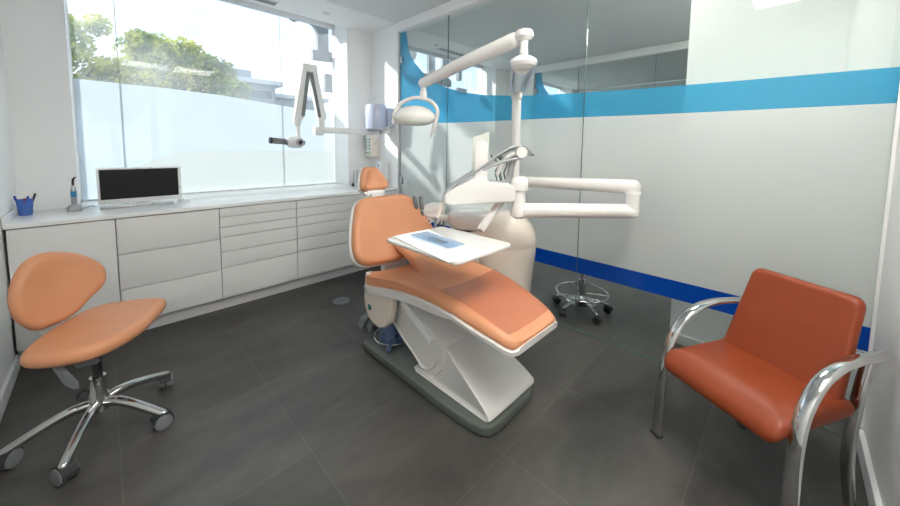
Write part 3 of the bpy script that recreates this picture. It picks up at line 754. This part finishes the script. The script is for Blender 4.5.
# arms
EB = Vector((2.187, -1.97, 0)); JD = Vector((1.757, -1.48, 0))
s = BM(); tube(s, [P0+Vector((.0, -.02, 1.095)), EB+Vector((0, 0, 1.125))], [.036, .042], 20, cap='round')
part('upper_arm', s, white_m, t)
s = BM(); tube(s, [JD+Vector((0, 0, .973)), EB+Vector((0, 0, .983))], [.044, .042], 22, cap='round')
part('lower_arm', s, white_m, t)
part('elbow', tube(BM(), [EB+Vector((0, 0, .96)), EB+Vector((0, 0, 1.14))], .040, 24), white_m, t)
part('elbow_ring', tube(BM(), [EB+Vector((0, 0, 1.085)), EB+Vector((0, 0, 1.10))], .0425, 24), white2_m, t)
part('joint', lathe(BM(), [(.001, .925), (.03, .926), (.046, .94), (.049, .97), (.040, 1.01), (.038, 1.02), (.038, 1.09), (.050, 1.095), (.052, 1.13), (.046, 1.16), (.03, 1.175), (.001, 1.178)], (JD.x, JD.y, 0), n=26), white_m, t)
part('mount_plate', box(BM(), (-.02, -.05, 0), (.02, .05, .012), .003, M=Matrix.Translation((JD.x+.03, JD.y+.0, 1.09))), grayl_m, t)
# head, local frame: u left in view, v away, w up
JO = Vector((JD.x, JD.y, 1.124))
def fj(u, v, w): return JO + dl*u + dn*v + Vector((0, 0, w))
hp = [(.03, -.085), (.045, -.095), (.07, -.098), (.39, -.118), (.43, -.116), (.445, -.10), (.442, -.06), (.42, -.035), (.27, .045), (.20, .056), (.19, .02), (.07, .012), (.045, .0), (.03, -.03)]
part('instrument_head', prism(BM(), hp, lambda u, v, w: fj(u, w, v), -.05, .14, .016, 3), white_m, t, ang=50)
# handle plate
part('grip_plate', prism(BM(), rrect(.078, .235, .03, 5), lambda u, v, w: fj(.232+u*.95, w, .14+v), -.03, .0, .008, 3), white_m, t)
part('film_viewer', prism(BM(), [(-.05, -.12), (.052, -.12), (.045, .135), (-.06, .17)], lambda u, v, w: fj(.225+u, .15+w, .15+v), 0, .012, .003), viewer_m, t, label='milky translucent viewer panel')
# instrument whips
pk = Vector((0, 0, 0))
part('whip_hub', tube(BM(), [fj(.0, -.045, .195), fj(.0, .08, .195)], .032, 20, cap='flat'), white_m, t)
part('whip_hub_arm', tube(BM(), smooth([fj(.0, .05, .19), fj(.03, .06, .14), fj(.045, .06, .07), fj(.06, .06, .0)]), .02, 14), grayl_m, t)
part('whip_bracket', tube(BM(), smooth([fj(.01, .0, .19), fj(.06, .0, .175), fj(.1, .02, .13), fj(.13, .03, .06)]), .014, 12), white_m, t)
for k in range(4):
    v0 = -.035+k*.032
    part('instrument_whip', tube(BM(), smooth([fj(-.0, v0, .232-.004*k), fj(.06, v0, .222-.006*k), fj(.13, v0, .18-.006*k), fj(.2, v0, .125-.004*k), fj(.27, v0, .075), fj(.36, v0, .02), fj(.43, v0, -.045), fj(.46, v0, -.105)], 5), .0075, 10), whip_m, t)
for k in range(3):
    v0 = -.03+k*.035
    part('whip_rod', tube(BM(), smooth([fj(.0, v0, .165), fj(.08, v0, .145), (fj(.16, v0, .118)), fj(.22, v0, .09)]), .0085, 10), whip_m, t)
for k in range(4):
    v0 = -.04+k*.03
    hb = tube(BM(), [fj(-.012, v0, .235), fj(-.03, v0, .222), fj(-.058, v0, .185)], [.009, .011, .007], 12)
    part('handpiece', hb, steel_m, t)
    hb = tube(BM(), [fj(-.058, v0, .185), fj(-.072, v0, .178)], [.006, .005], 10)
    part('handpiece_tip', hb, gray_m, t)
for k, (a, b2, c2) in enumerate(((.10, .075, .02), (.07, .07, .05), (.12, .09, .08), (.085, .12, .03))):
    part('thin_cable', tube(BM(), smooth([fj(a, b2, .015), fj(a+.012, b2, .07), fj(a-.006, b2, .12), fj(a+.015+c2*.3, b2, .165), fj(a+.035, b2, .175)]), .0035, 6), black_m, t)
# hanging handpiece at the left tip
part('hanging_handpiece', tube(BM(), [fj(.445, -.0, -.085), fj(.468, -.0, -.15), fj(.49, -.0, -.205)], [.011, .013, .011], 12), warm_m, t)
part('hanging_tip', tube(BM(), [fj(.49, 0, -.2), fj(.497, 0, -.265)], [.012, .010], 12), gray_m, t)
# tray strut and tray
part('tray_strut', bar(BM(), fj(.085, .06, -.09), Vector((1.545, -1.36, .862)), .045, .03, (0, 0, 1), .008), white_m, t)
trf = lambda u, v, w: Vector((u, v, w))
tr_poly = rrect(.42, .52, .035, 5, 1.25, -1.387)
part('tray', prism(BM(), tr_poly, trf, .845, .862, .006, 3), white_m, t)
# assistant arm
a0 = Vector((1.87, -.86, .80)); a1 = Vector((1.73, -.68, .83))
part('assistant_arm', tube(BM(), [a0, a1], [.032, .026], 16, cap='round'), white_m, t)
part('instrument_holder', prism(BM(), [(-.11, -.03), (.02, -.03), (.10, -.01), (.11, .01), (.05, .03), (-.02, .055), (-.10, .06), (-.12, .02)], lambda u, v, w: Vector((1.765, -.685, .862)) + dl*u + dn*w + Vector((0, 0, v)), -.05, .05, .008), white_m, t)
for k, (u_, z_) in enumerate(((.10, .0), (.055, .0))):
    q = Vector((1.765, -.685, .862)) + dl*u_ - dn*.055
    part('suction_handle', tube(BM(), [q+Vector((0, 0, .01)), q+Vector((0, 0, .03)), q+dl*.012+Vector((0, 0, .10)), q+dl*.016+Vector((0, 0, .115))], [.013, .017, .015, .008], 12), gray_m, t)
    if k == 0: part('suction_needle', tube(BM(), [q+dl*.016+Vector((0, 0, .11)), q+dl*.06+Vector((0, 0, .23))], .003, 8), steel_m, t)
    part('suction_stub', tube(BM(), [q+Vector((0, 0, -.10)), q+Vector((0, 0, .0))], .012, 12), gray_m, t)
for k, u_ in enumerate((-.0, -.055)):
    q = Vector((1.765, -.685, .79)) + dl*u_
    part('hose_roller', tube(BM(), [q-dn*.06, q-dn*.02], .022, 18), white_m, t)
    part('roller_pin', tube(BM(), [q-dn*.062, q-dn*.058], .008, 10), gray_m, t)
for k in range(3):
    q = Vector((1.80, -.72, .80)) - dl*k*.03
    part('hose', tube(BM(), smooth([q, q+Vector((0, 0, -.08)), q-dl*.06+Vector((0, 0, -.16)), q-dl*.12+Vector((0, 0, -.1))]), .009, 10), gray_m, t)

# napkin and pouch on the tray
nk = BM(); N = 14
gr = [[None]*(N+1) for _ in range(N+1)]
random.seed(5)
for i in range(N+1):
    for j in range(N+1):
        u = i/N; v = j/N
        A_ = Vector((1.090, -1.13, 0)); B_ = Vector((1.012, -1.63, 0)); C_ = Vector((1.20, -1.642, 0)); D_ = Vector((1.34, -1.14, 0))
        p = A_.lerp(D_, u).lerp(B_.lerp(C_, u), v); p.z = .8635+.0016*abs(math.sin(3.3*u+5*v))+random.uniform(0, .0006)
        gr[i][j] = nk.verts.new(p)
for i in range(N):
    for j in range(N): nk.faces.new((gr[i][j], gr[i+1][j], gr[i+1][j+1], gr[i][j+1]))
nko = single('paper_napkin', nk, paper_m, 'white paper napkin spread over the instrument tray', 'napkin', (1.25, -1.35, .8635), ang=80)
md = nko.modifiers.new('thick', 'SOLIDIFY'); md.thickness = .0008; md.offset = 1
pq = Vector((1.197, -1.36, .8685)); pd = Vector((-.07, -.9975, 0)); pn = Vector((.9975, -.07, 0))
t = thing('instrument_pouch', 'clear blue sterile pouch on the paper napkin', 'pouch', pq)
part('pouch_sheet', prism(BM(), rrect(.31, .115, .008, 3), lambda u, v, w: pq+pd*u+pn*v+Vector((0, 0, w+.002*math.sin(u*40))), .0075, .0079), pouch_m, t)
for k in range(3):
    o = pq+pn*(-.016+k*.014)+Vector((0, 0, .004))
    tt = thing('dental_instrument', ['steel dental mirror in the blue pouch, nearest the tray front', 'steel dental probe lying between the other two in the pouch', 'steel dental tweezers in the blue pouch, farthest from the tray front'][k], 'dental instrument', o, 'steel instruments in the sterile pouch')
    part('handle', tube(BM(), [o-pd*.055, o-pd*.03, o+pd*.055, o+pd*.075], [.003, .004, .004, .002], 8), steel_m, tt)
    part('working_end', tube(BM(), [o-pd*.055, o-pd*.085, o-pd*.095+pn*.008], [.0022, .0014, .001], 6), chrome_m, tt)

# ================================================================== DENTAL LAMP
def make_lamp():
    t = thing('dental_lamp', 'white oval dental lamp on a long jointed arm above the orange headrest', 'dental lamp', (P0.x, P0.y, 1.737))
    CP = Vector((1.60, -1.585, 0))
    part('post_cap', lathe(BM(), [(.036, 1.70), (.040, 1.705), (.040, 1.74), (.034, 1.75), (.001, 1.752)], (P0.x, P0.y, 0)), white_m, t)
    s = BM(); tube(s, [P0+Vector((.0, 0, 1.77)), P0.lerp(CP, .3)+Vector((0, 0, 1.785)), CP+Vector((.03, .03, 1.785))], [.032, .042, .050], 18)
    part('spring_arm', s, white_m, t)
    for sx in (-1, 1):  # pale blue strips paint in the reflections along the arm's sides
        d = (CP-P0).normalized(); sd = Vector((-d.y, d.x, 0))*sx
        s = BM(); bar(s, P0+d*.06+sd*.045+Vector((0, 0, 1.765)), CP-d*.05+sd*.054+Vector((0, 0, 1.775)), .05, .006, tuple(sd), .001)
        part('arm_reflection_strip', s, lav_m, t, label='pale blue reflection painted as a side strip')
    part('joint_cap', lathe(BM(), [(.001, 1.758), (.04, 1.760), (.064, 1.770), (.073, 1.787), (.066, 1.804), (.045, 1.818), (.024, 1.827), (.001, 1.83)], (CP.x, CP.y, 0), n=26), white_m, t)
    part('swivel', lathe(BM(), [(.022, 1.83), (.024, 1.84), (.020, 1.87), (.022, 1.90), (.032, 1.905), (.032, 1.915), (.001, 1.916)], (CP.x, CP.y, 0), n=20), white_m, t)
    L1 = Vector((1.615, -.775, 1.785)); R1 = Vector((CP.x, CP.y, 1.925))
    s = BM(); tube(s, [L1, R1.lerp(L1, .5)+Vector((0, 0, .008)), R1.lerp(L1, .08)], [.036, .040, .043], 22, cap='round')
    part('long_arm', s, white_m, t)
    part('arm_knuckle', lathe(BM(), [(.001, -.03), (.03, -.028), (.047, -.012), (.049, .003), (.042, .02), (.02, .03), (.001, .031)], (CP.x, CP.y, 1.93), n=24), white_m, t)
    part('drop_stem', lathe(BM(), [(.016, 1.775), (.02, 1.73), (.024, 1.725), (.026, 1.68), (.022, 1.672), (.001, 1.67)], (L1.x, L1.y, 0), n=18), white_m, t)
    # yoke: arch in the plane of view, curved, ends at the head sides
    LC = Vector((1.585, -.745, 1.555)); ax = Vector((-.70, .714, 0))
    yk = [LC+ax*.165+Vector((0, 0, -.055)), LC+ax*.158+Vector((0, 0, .02)), LC+ax*.115+Vector((0, 0, .085)), LC+ax*.04+Vector((0, 0, .123)), LC-ax*.035+Vector((0, 0, .125)), LC-ax*.10+Vector((0, 0, .10)), LC-ax*.14+Vector((0, 0, .045)), LC-ax*.135+Vector((0, 0, -.02)), LC-ax*.105+Vector((0, 0, -.11))]
    part('yoke', tube(BM(), smooth(yk), .014, 14, rb=.022, up=(0, 0, 1)), white_m, t)
    M = Matrix.Translation(LC+ax*.02+Vector((0, 0, -.01))) @ Matrix.Rotation(math.atan2(ax.y, ax.x), 4, 'Z')
    part('lamp_housing', lathe(BM(), [(.115, -.014), (.13, -.01), (.134, .002), (.128, .026), (.10, .056), (.06, .076), (.02, .084), (.001, .085)], n=36, sx=1.12, sy=.72, M=M), white_m, t)
    part('reflector_glass', lathe(BM(), [(.128, -.010), (.124, -.026), (.10, -.044), (.06, -.055), (.001, -.058)], n=36, sx=1.10, sy=.72, M=M), lens_m, t, label='pale glass reflector')
    part('side_pivot', tube(BM(), [LC+ax*.158+Vector((0, 0, -.02)), LC+ax*.13+Vector((0, 0, -.01))], .018, 14), white2_m, t)
    part('grip', tube(BM(), smooth([LC-ax*.13+Vector((0, 0, -.03)), LC-ax*.115+Vector((0, 0, -.08)), LC-ax*.095+Vector((0, 0, -.135))]), .010, 12, cap='round'), white_m, t)
    return t
lamp = make_lamp()

# ================================================================== LEFT STOOL
def caster(bm_fork, bm_wheel, x, y, a, r=.03, w=.022):
    """twin wheel on the ground at x, y rolling along angle a"""
    d = Vector((math.cos(a), math.sin(a), 0)); n = Vector((-math.sin(a), math.cos(a), 0)); c = Vector((x, y, r))
    for s in (-1, 1):
        tube(bm_wheel, [c+n*s*.006, c+n*s*(.006+w*.9), c+n*s*(.006+w)], [r, r, r*.8], 20)
    prof = []
    for k in range(8):
        q = math.radians(-10+k*25); prof.append(c+d*math.cos(q)*(r+.005)+Vector((0, 0, math.sin(q)*(r+.005))))
    for p, q in zip(prof[:-1], prof[1:]):
        bar(bm_fork, p, q, .006, .05, tuple(n), 0)
SC0 = Vector((-.058, -.392, 0))
t = thing('operator_stool', 'peach orange operator stool with backrest on a chrome five-star base', 'stool', SC0)
feet = [(-.335, -.395), (-.16, -.645), (.148, -.575), (.196, -.24), (-.10, -.10)]
for x, y in feet:
    d = Vector((x, y, 0))-SC0; L = d.length; d.normalize()
    pth = smooth([SC0+d*.02+Vector((0, 0, .135)), SC0+d*.09+Vector((0, 0, .137)), SC0+d*(L*.6)+Vector((0, 0, .115)), SC0+d*(L-.02)+Vector((0, 0, .078)), SC0+d*(L+.008)+Vector((0, 0, .066))], 4)
    n_ = len(pth)
    part('base_arm', tube(BM(), pth, [.022-.004*i/n_ for i in range(n_)], 14, rb=.021, cap='round'), chrome_m, t)
    fk, wh = BM(), BM(); caster(fk, wh, x, y, math.atan2(d.y, d.x)+.9, r=.034, w=.026)
    cs = part('caster', fk, rubber_m, t); part('wheel', wh, gray_m, cs)
part('hub', lathe(BM(), [(.001, .10), (.036, .10), (.040, .12), (.036, .16), (.030, .20), (.028, .255), (.030, .262), (.001, .264)], SC0), chrome_m, t)
part('gas_column', lathe(BM(), [(.018, .25), (.018, .43), (.001, .431)], SC0), black_m, t)
su = Vector((.86, .50, 0)).normalized(); sv = Vector((-.50, .86, 0)).normalized()
so = [(-.215, .01), (-.20, -.07), (-.145, -.155), (-.07, -.19), (.01, -.185), (.09, -.155), (.17, -.10), (.24, -.045), (.285, .0), (.285, .05), (.24, .15), (.18, .235), (.11, .265), (.02, .235), (-.08, .17), (-.17, .09)]
SO = Vector((-.055, -.385, .465))
def fs_(u, v, w):
    return SO + su*u + sv*v + Vector((0, 0, w + .10*(u*u)*.5 - .25*max(0, -v-.08)**2))
so = [(u*1.1+(.006 if u > 0 else -.0), v*1.0) for u, v in so]
part('seat', pad(BM(), so, .066, .035, fs_, dome=-.004, k=4), orange_m, t, ang=60)
part('seat_pan', pad(BM(), [(u*.62, v*.62) for u, v in so], .02, .008, lambda u, v, w: fs_(u, v, w-.043), k=3), white2_m, t)
part('mechanism', box(BM(), (-.05, -.05, .395), (.05, .05, .43), .008, M=Matrix.Translation((SC0.x, SC0.y, 0))), rubber_m, t)
part('lever', prism(BM(), [(-.02, 0), (.02, 0), (.03, -.09), (.018, -.12), (-.005, -.12), (-.022, -.09)], lambda u, v, w: Vector((-.165+u*.8-v*.35*1, -.54-u*.3+w, .43+v)) , -.006, .006, .004), gray_m, t)
part('lever', prism(BM(), [(-.008, .04), (.01, .04), (.045, -.03), (.03, -.045), (-.03, -.045), (-.04, -.03)], lambda u, v, w: Vector((-.085+u, -.50-u*.3+w, .42+v)), -.006, .006, .004), gray_m, t)
bo = [(-.167, -.026), (-.158, .027), (-.136, .08), (-.107, .123), (-.066, .151), (-.018, .16), (.033, .149), (.086, .124), (.135, .083), (.17, .03), (.174, -.03), (.15, -.079), (.107, -.114), (.062, -.155), (.014, -.177), (-.04, -.183), (-.096, -.178), (-.132, -.141), (-.158, -.092)]
bN = Vector((.5, -.86, .15)).normalized(); bU = Vector((.86, .5, 0)).normalized(); bV = bN.cross(bU)
if bV.z < 0: bV = -bV
BO = Vector((-.165, -.21, .68))
def fbk(u, v, w): return BO - bN*.03 + bU*u + bV*v + bN*(w + 1.1*u*u)
part('backrest', pad(BM(), bo, .07, .033, fbk, dome=-.006, k=3), orange_m, t, ang=60)
s = BM(); tube(s, smooth([BO-bN*.06+Vector((0, 0, .0)), BO-bN*.09+Vector((0, 0, -.12)), BO-bN*.07+Vector((0, 0, -.22)), SO+Vector((-.06, .10, -.045)), SO+Vector((0, 0, -.05))]), .01, 12, rb=.046, up=tuple(bN))
part('back_support', s, white2_m, t)

# ================================================================== STOOL IN THE NEXT ROOM
Q = Vector((2.76, -1.46, 0))
t = thing('wheeled_stool', 'chrome wheeled stool with foot ring standing behind the glass partition', 'stool', Q)
for k in range(5):
    a = math.radians(20+72*k); d = Vector((math.cos(a), math.sin(a), 0))
    part('base_arm', tube(BM(), smooth([Q+d*.03+Vector((0, 0, .10)), Q+d*.12+Vector((0, 0, .095)), Q+d*.205+Vector((0, 0, .07))]), .012, 10, cap='round'), chrome_m, t)
    fk, wh = BM(), BM(); caster(fk, wh, Q.x+d.x*.21, Q.y+d.y*.21, a+.7, r=.026, w=.018)
    cs = part('caster', fk, black_m, t); part('wheel', wh, black_m, cs)
part('base_disc', lathe(BM(), [(.001, .085), (.10, .085), (.12, .09), (.10, .10), (.04, .12), (.03, .14), (.001, .141)], Q), chrome_m, t)
part('column', lathe(BM(), [(.028, .13), (.028, .27), (.018, .275), (.017, .46), (.001, .461)], Q), chrome_m, t)
part('foot_ring', tube(BM(), [Q+Vector((.20*math.cos(a), .20*math.sin(a), .165)) for a in [i*2*PI/40 for i in range(40)]], .0065, 10, closed=True), chrome_m, t)
s = BM()
for k in range(3):
    a = math.radians(50+120*k); tube(s, [Q+Vector((.03*math.cos(a), .03*math.sin(a), .165)), Q+Vector((.20*math.cos(a), .20*math.sin(a), .165))], .005, 8)
part('ring_spokes', s, chrome_m, t)
part('seat', lathe(BM(), [(.001, .46), (.15, .46), (.18, .475), (.185, .50), (.17, .525), (.12, .532), (.001, .53)], Q), black_m, t)

# ================================================================== VISITOR CHAIR
O = Vector((1.645, -2.445, 0)); ad = Vector((.863, -.506, 0)).normalized(); wd = Vector((-.506, -.863, 0)).normalized()
t = thing('visitor_chair', 'rust orange upholstered armchair with chrome frame before the glass partition', 'chair', O)
def fc_(w_, d_, z_): return O + wd*w_ + ad*d_ + Vector((0, 0, z_))
HW = .210
for s_ in (-1, 1):
    path = smooth([fc_(s_*(HW+.045), .035, .004), fc_(s_*(HW+.04), .035, .2), fc_(s_*(HW+.035), .045, .38), fc_(s_*(HW+.03), .075, .49), fc_(s_*(HW+.028), .135, .575), fc_(s_*(HW+.026), .215, .618), fc_(s_*(HW+.024), .31, .632), fc_(s_*(HW+.02), .42, .628), fc_(s_*(HW+.015), .50, .624)], 6)
    fr_ = part('side_frame', tube(BM(), path, .011, 16, rb=.024, up=tuple(-ad)), chrome_m, t)
    path = smooth([fc_(s_*(HW-.0), .45, .62), fc_(s_*(HW-.005), .43, .5), fc_(s_*(HW-.01), .415, .36), fc_(s_*(HW-.015), .425, .2), fc_(s_*(HW-.02), .475, .004)], 6)
    part('rear_leg', tube(BM(), path, .011, 16, rb=.02, up=tuple(-ad)), chrome_m, t)
    part('rubber_foot', box(BM(), (-.014, -.026, 0), (.014, .026, .008), .002, M=Matrix.Translation(fc_(s_*(HW+.045), .035, .0)) @ Matrix.Rotation(math.atan2(ad.y, ad.x), 4, 'Z')), black_m, fr_)
part('cross_bar', tube(BM(), [fc_(-HW, .10, .375), fc_(HW, .10, .375)], .011, 12), chrome_m, t)
part('cross_bar', tube(BM(), [fc_(-HW+.01, .415, .375), fc_(HW-.01, .415, .375)], .011, 12), chrome_m, t)
def fseat(u, v, w):
    # waterfall front edge
    fall = -.05*max(0, (.10-v)/.10)**2 if v < .10 else 0
    return fc_(u, v, .437+w+fall - .03*max(0, v-.1))
part('seat', pad(BM(), rrect(2*HW+.03, .40, .035, 3, 0, .195), .052, .02, fseat, dome=.004, k=1, rs=(.96, .88, .76, .62, .45, .25, .1)), orange2_m, t, ang=60)
def fback(u, v, w):
    k = (v-.40)/.42
    return fc_(u, .335+.13*k+.05*math.sin(k*2.2)*.4 - .25*u*u*.6*0 - w, v)
part('backrest', pad(BM(), [(u*(1.0-.13*(v-.4)/.42)-.008, v) for u, v in rrect(2*HW-.004, .40, .035, 4, 0, .605)], .045, .018, fback, dome=.003, k=1, rs=(.96, .88, .76, .62, .45, .25, .1)), orange2_m, t, ang=60)

# floor drain
t = thing('floor_cover', 'round grey metal cover set in the dark floor near the cabinets', 'floor cover', (1.42, .066, 0))
part('plate', lathe(BM(), [(.073, .0005), (.073, .003), (.07, .0045), (.001, .0045)], (1.42, .066, 0), n=36), grayl_m if 0 else gray_m, t)
part('centre_screw', lathe(BM(), [(.007, .0045), (.007, .006), (.001, .006)], (1.42, .066, 0)), rubber_m, t)

# ================================================================== OUTSIDE
def sign_letter(polys, lab):
    b = BM()
    for p in polys: prism(b, p, lambda u, v, w: Vector((u, w, v)), YW+.15, YW+.21)
    c = polys[0][0]
    return single('sign_letter', b, letter_m, lab, 'sign letter', (c[0], YW+.18, c[1]), 'grey sign letters outside the windows', ang=30)
def arc(cx_, cz, r, a0, a1, n=10, ry=None):
    return [(cx_+r*math.cos(math.radians(a0+(a1-a0)*i/n)), cz+(ry or r)*math.sin(math.radians(a0+(a1-a0)*i/n))) for i in range(n+1)]
sign_letter([[(1.95, 2.50), (2.09, 2.50), (2.09, 2.92), (1.60, 2.92), (1.58, 2.86), (1.645, 2.80), (1.69, 2.785), (1.75, 2.815), (1.82, 2.825), (1.90, 2.80), (1.935, 2.76), (1.95, 2.70)],
             [(1.885, 2.385), (2.145, 2.40), (2.145, 2.515), (1.885, 2.505)]], 'grey slab letter hanging at the top right of the window')
sign_letter([[(2.04, 2.02), (2.16, 2.02), (2.16, 2.24), (2.04, 2.24)]], 'small grey letter fragment at the right edge of the window below the slab letter')
sign_letter([arc(3.41, 2.755, .115, 0, 360, 24)[:-1]], 'round grey sign dot outside the next room window')
sign_letter([[(3.2, 2.12), (3.52, 2.12), (3.52, 2.42), (3.30, 2.42), (3.30, 2.5), (3.2, 2.5)]], 'grey letter foot under the round dot outside the next room')
sign_letter([[(3.785, 2.92), (3.785, 2.50), (3.62, 2.50), (3.62, 2.36), (4.06, 2.36), (4.06, 2.50), (3.925, 2.50), (3.925, 2.92)]], 'grey stem letter beside the dot outside the next room')
sign_letter([[(4.09, 2.92), (4.09, 2.50), (4.02+.06, 2.48), (4.08, 2.36), (4.30, 2.36), (4.30, 2.46), (4.215, 2.50), (4.215, 2.74)]+arc(4.32, 2.70, .10, 150, 40, 6)+[(4.46, 2.92)]], 'grey arched letter in the middle outside the next room')
sign_letter([[(4.48, 2.5), (4.56, 2.5), (4.56, 2.9), (4.49, 2.9), (4.49, 2.64), (4.48, 2.6)], [(4.47, 2.26), (4.71, 2.26), (4.71, 2.37), (4.47, 2.37)]], 'grey split letter outside the far end of the next room window')

t = bx((-60, 2.6, -4.3), (120, 160, -4.2)); g = struct('ground', t, ground_m)
def foliage(blobs, n, size, seed):
    rnd = random.Random(seed); b = BM()
    tot = sum(r*r for *_, r in blobs)
    for bxx, by, bz, r in blobs:
        for _ in range(int(n*r*r/tot)):
            while True:
                v = Vector((rnd.uniform(-1, 1), rnd.uniform(-1, 1), rnd.uniform(-1, 1)))
                if .25 < v.length < 1: break
            p = Vector((bxx, by, bz)) + v*r
            a = Vector((rnd.gauss(0, 1), rnd.gauss(0, 1), rnd.gauss(0, 1))).normalized(); c = a.orthogonal().normalized(); s = size*rnd.uniform(.6, 1.4)
            d = a.cross(c)
            vs = [b.verts.new(p + c*s), b.verts.new(p + d*s*.5), b.verts.new(p - c*s), b.verts.new(p - d*s*.5)]
            b.faces.new(vs)
    return b
def tree(x, y, top, rad, lab, seed, m, n=5000, size=.10):
    rnd = random.Random(seed)
    t = thing('tree', lab, 'tree', (x, y, -4.2), 'trees outside the window')
    tb = BM(); tube(tb, smooth([(x, y, -4.2), (x+.1, y, -1.5), (x-.05, y, top*.4), (x, y, top-rad)]), [.22, .21, .2, .19, .18, .17, .17, .16, .15, .15, .14, .13, .12, .11, .1, .09, .08, .07, .06], 10)
    part('trunk', tb, bark_m, t)
    bl = [(x, y, top-rad*1.0, rad*.8)]
    for k in range(16):
        a = rnd.uniform(0, 2*PI); q = rnd.uniform(.3, 1.0)*rad; h = top-rad*rnd.uniform(.45, 2.3)
        bl.append((x+math.cos(a)*q, y+math.sin(a)*q*.7, h, rad*rnd.uniform(.25, .5)))
    part('foliage', foliage(bl, n, size, seed), m, t, flat=True)
tree(-.95, 15, 6.0, 1.25, 'tall bushy yellow-green tree cut by the left edge of the window', 11, leaf_m, 6500)
tree(1.55, 15.2, 5.95, 1.35, 'large round green tree in the middle of the left window half', 12, leaf_m, 6500)
tree(3.25, 15.5, 5.45, 1.0, 'slender green tree to the right of the large round tree', 13, leaf2_m, 4500)
tree(4.6, 16.5, 4.7, .9, 'low sparse tree at the right end of the tree group before the distant building', 14, leaf2_m, 3500)
tree(.45, 17.5, 4.9, 1.1, 'dull green tree set back between the two tallest trees', 15, leaf2_m, 4500)

t = thing('office_building', 'distant long grey building with flat roofs beyond the trees', 'building', (18, 64, -4.2))
part('wall', bx((7, 60, -4.2), (21.4, 70, 11.2)), bwall_m, t)
part('wall', bx((21.4, 62, -4.2), (31, 70, 9.6)), bwall_m, t)
part('roof', bx((6.4, 59, 11.2), (22.4, 71, 11.9)), bwhite_m, t)
part('roof', bx((21.2, 61.2, 9.6), (31.6, 71, 10.2)), bwhite_m, t)
part('roof_house', bx((13.6, 62, 11.9), (18.4, 68, 13.6)), bwall_m, t)
for z in (4.2, 6.6, 9.0):
    part('window_band', bx((7.6, 59.9, z), (20.8, 60.02, z+1.2)), bdark_m, t)
for z in (4.2, 6.6):
    part('window_band', bx((22, 61.9, z), (30.4, 62.02, z+1.1)), bdark_m, t)

# ================================================================== LIGHT
def sun(dirv, e, col, ang=2.2):
    l = bpy.data.lights.new('sun', 'SUN'); l.energy = e; l.color = col; l.angle = math.radians(ang)
    o = bpy.data.objects.new('sun', l); COL.objects.link(o)
    o.rotation_euler = Vector(dirv).to_track_quat('-Z', 'Y').to_euler(); o.location = (-3, 6, 6)
    return o
sun((1, -.92, -.62), 3.8, (1, .95, .87))
# skylight portals: guide daylight sampling through the three windows
for a, b in ((-.13, 2.08), (XG+.55, X2-.35), (X2+.55, XE-.3)):
    l = bpy.data.lights.new('window_portal', 'AREA'); l.shape = 'RECTANGLE'; l.size = b-a; l.size_y = 1.9; l.cycles.is_portal = True
    o = bpy.data.objects.new('window_portal', l); COL.objects.link(o)
    o.location = ((a+b)/2, YW+.04, 1.8); o.rotation_euler = (-PI/2, 0, 0)
w = bpy.data.worlds.new('sky'); SC.world = w; w.use_nodes = True
nt = w.node_tree; nt.nodes.clear()
out = nt.nodes.new('ShaderNodeOutputWorld'); bg = nt.nodes.new('ShaderNodeBackground'); nt.links.new(bg.outputs[0], out.inputs[0])
tc = nt.nodes.new('ShaderNodeTexCoord'); mp = nt.nodes.new('ShaderNodeMapping'); mp.inputs['Scale'].default_value = (1.6, 1.6, 4.5)
nt.links.new(tc.outputs['Generated'], mp.inputs['Vector'])
n = nt.nodes.new('ShaderNodeTexNoise'); n.inputs['Scale'].default_value = 2.2; n.inputs['Detail'].default_value = 6; n.inputs['Roughness'].default_value = .55
nt.links.new(mp.outputs[0], n.inputs['Vector'])
r = nt.nodes.new('ShaderNodeValToRGB'); r.color_ramp.elements[0].position = .42; r.color_ramp.elements[1].position = .66
r.color_ramp.elements[0].color = (.62, .78, .95, 1); r.color_ramp.elements[1].color = (1, 1, 1, 1)
nt.links.new(n.outputs['Fac'], r.inputs['Fac']); nt.links.new(r.outputs[0], bg.inputs['Color'])
bg.inputs['Strength'].default_value = 0.95

# ================================================================== CAMERA
cam = bpy.data.cameras.new('camera'); co = bpy.data.objects.new('camera', cam); COL.objects.link(co)
f_px, cx_, cy_ = 344.539, 444.77, 174.68
fwd = Vector((.70262718, .70682596, -.08192743)); rgt = Vector((.70979048, -.70433124, .01072258)); upv = Vector((.05012505, .06568529, .99658061))
M = Matrix(((rgt.x, upv.x, -fwd.x, .00944), (rgt.y, upv.y, -fwd.y, -2.60931), (rgt.z, upv.z, -fwd.z, 1.34797), (0, 0, 0, 1)))
co.matrix_world = M
cam.sensor_fit = 'HORIZONTAL'; cam.sensor_width = 36; cam.lens = f_px*36/900
cam.shift_x = (450-cx_)/900; cam.shift_y = (cy_-253)/900
cam.clip_start = .02; cam.clip_end = 400
SC.camera = co
vs = SC.view_settings
SC.display_settings.display_device = 'sRGB'
vs.view_transform = 'Standard'; vs.look = 'None'; vs.gamma = 1; vs.use_curve_mapping = False
vs.exposure = 0.82
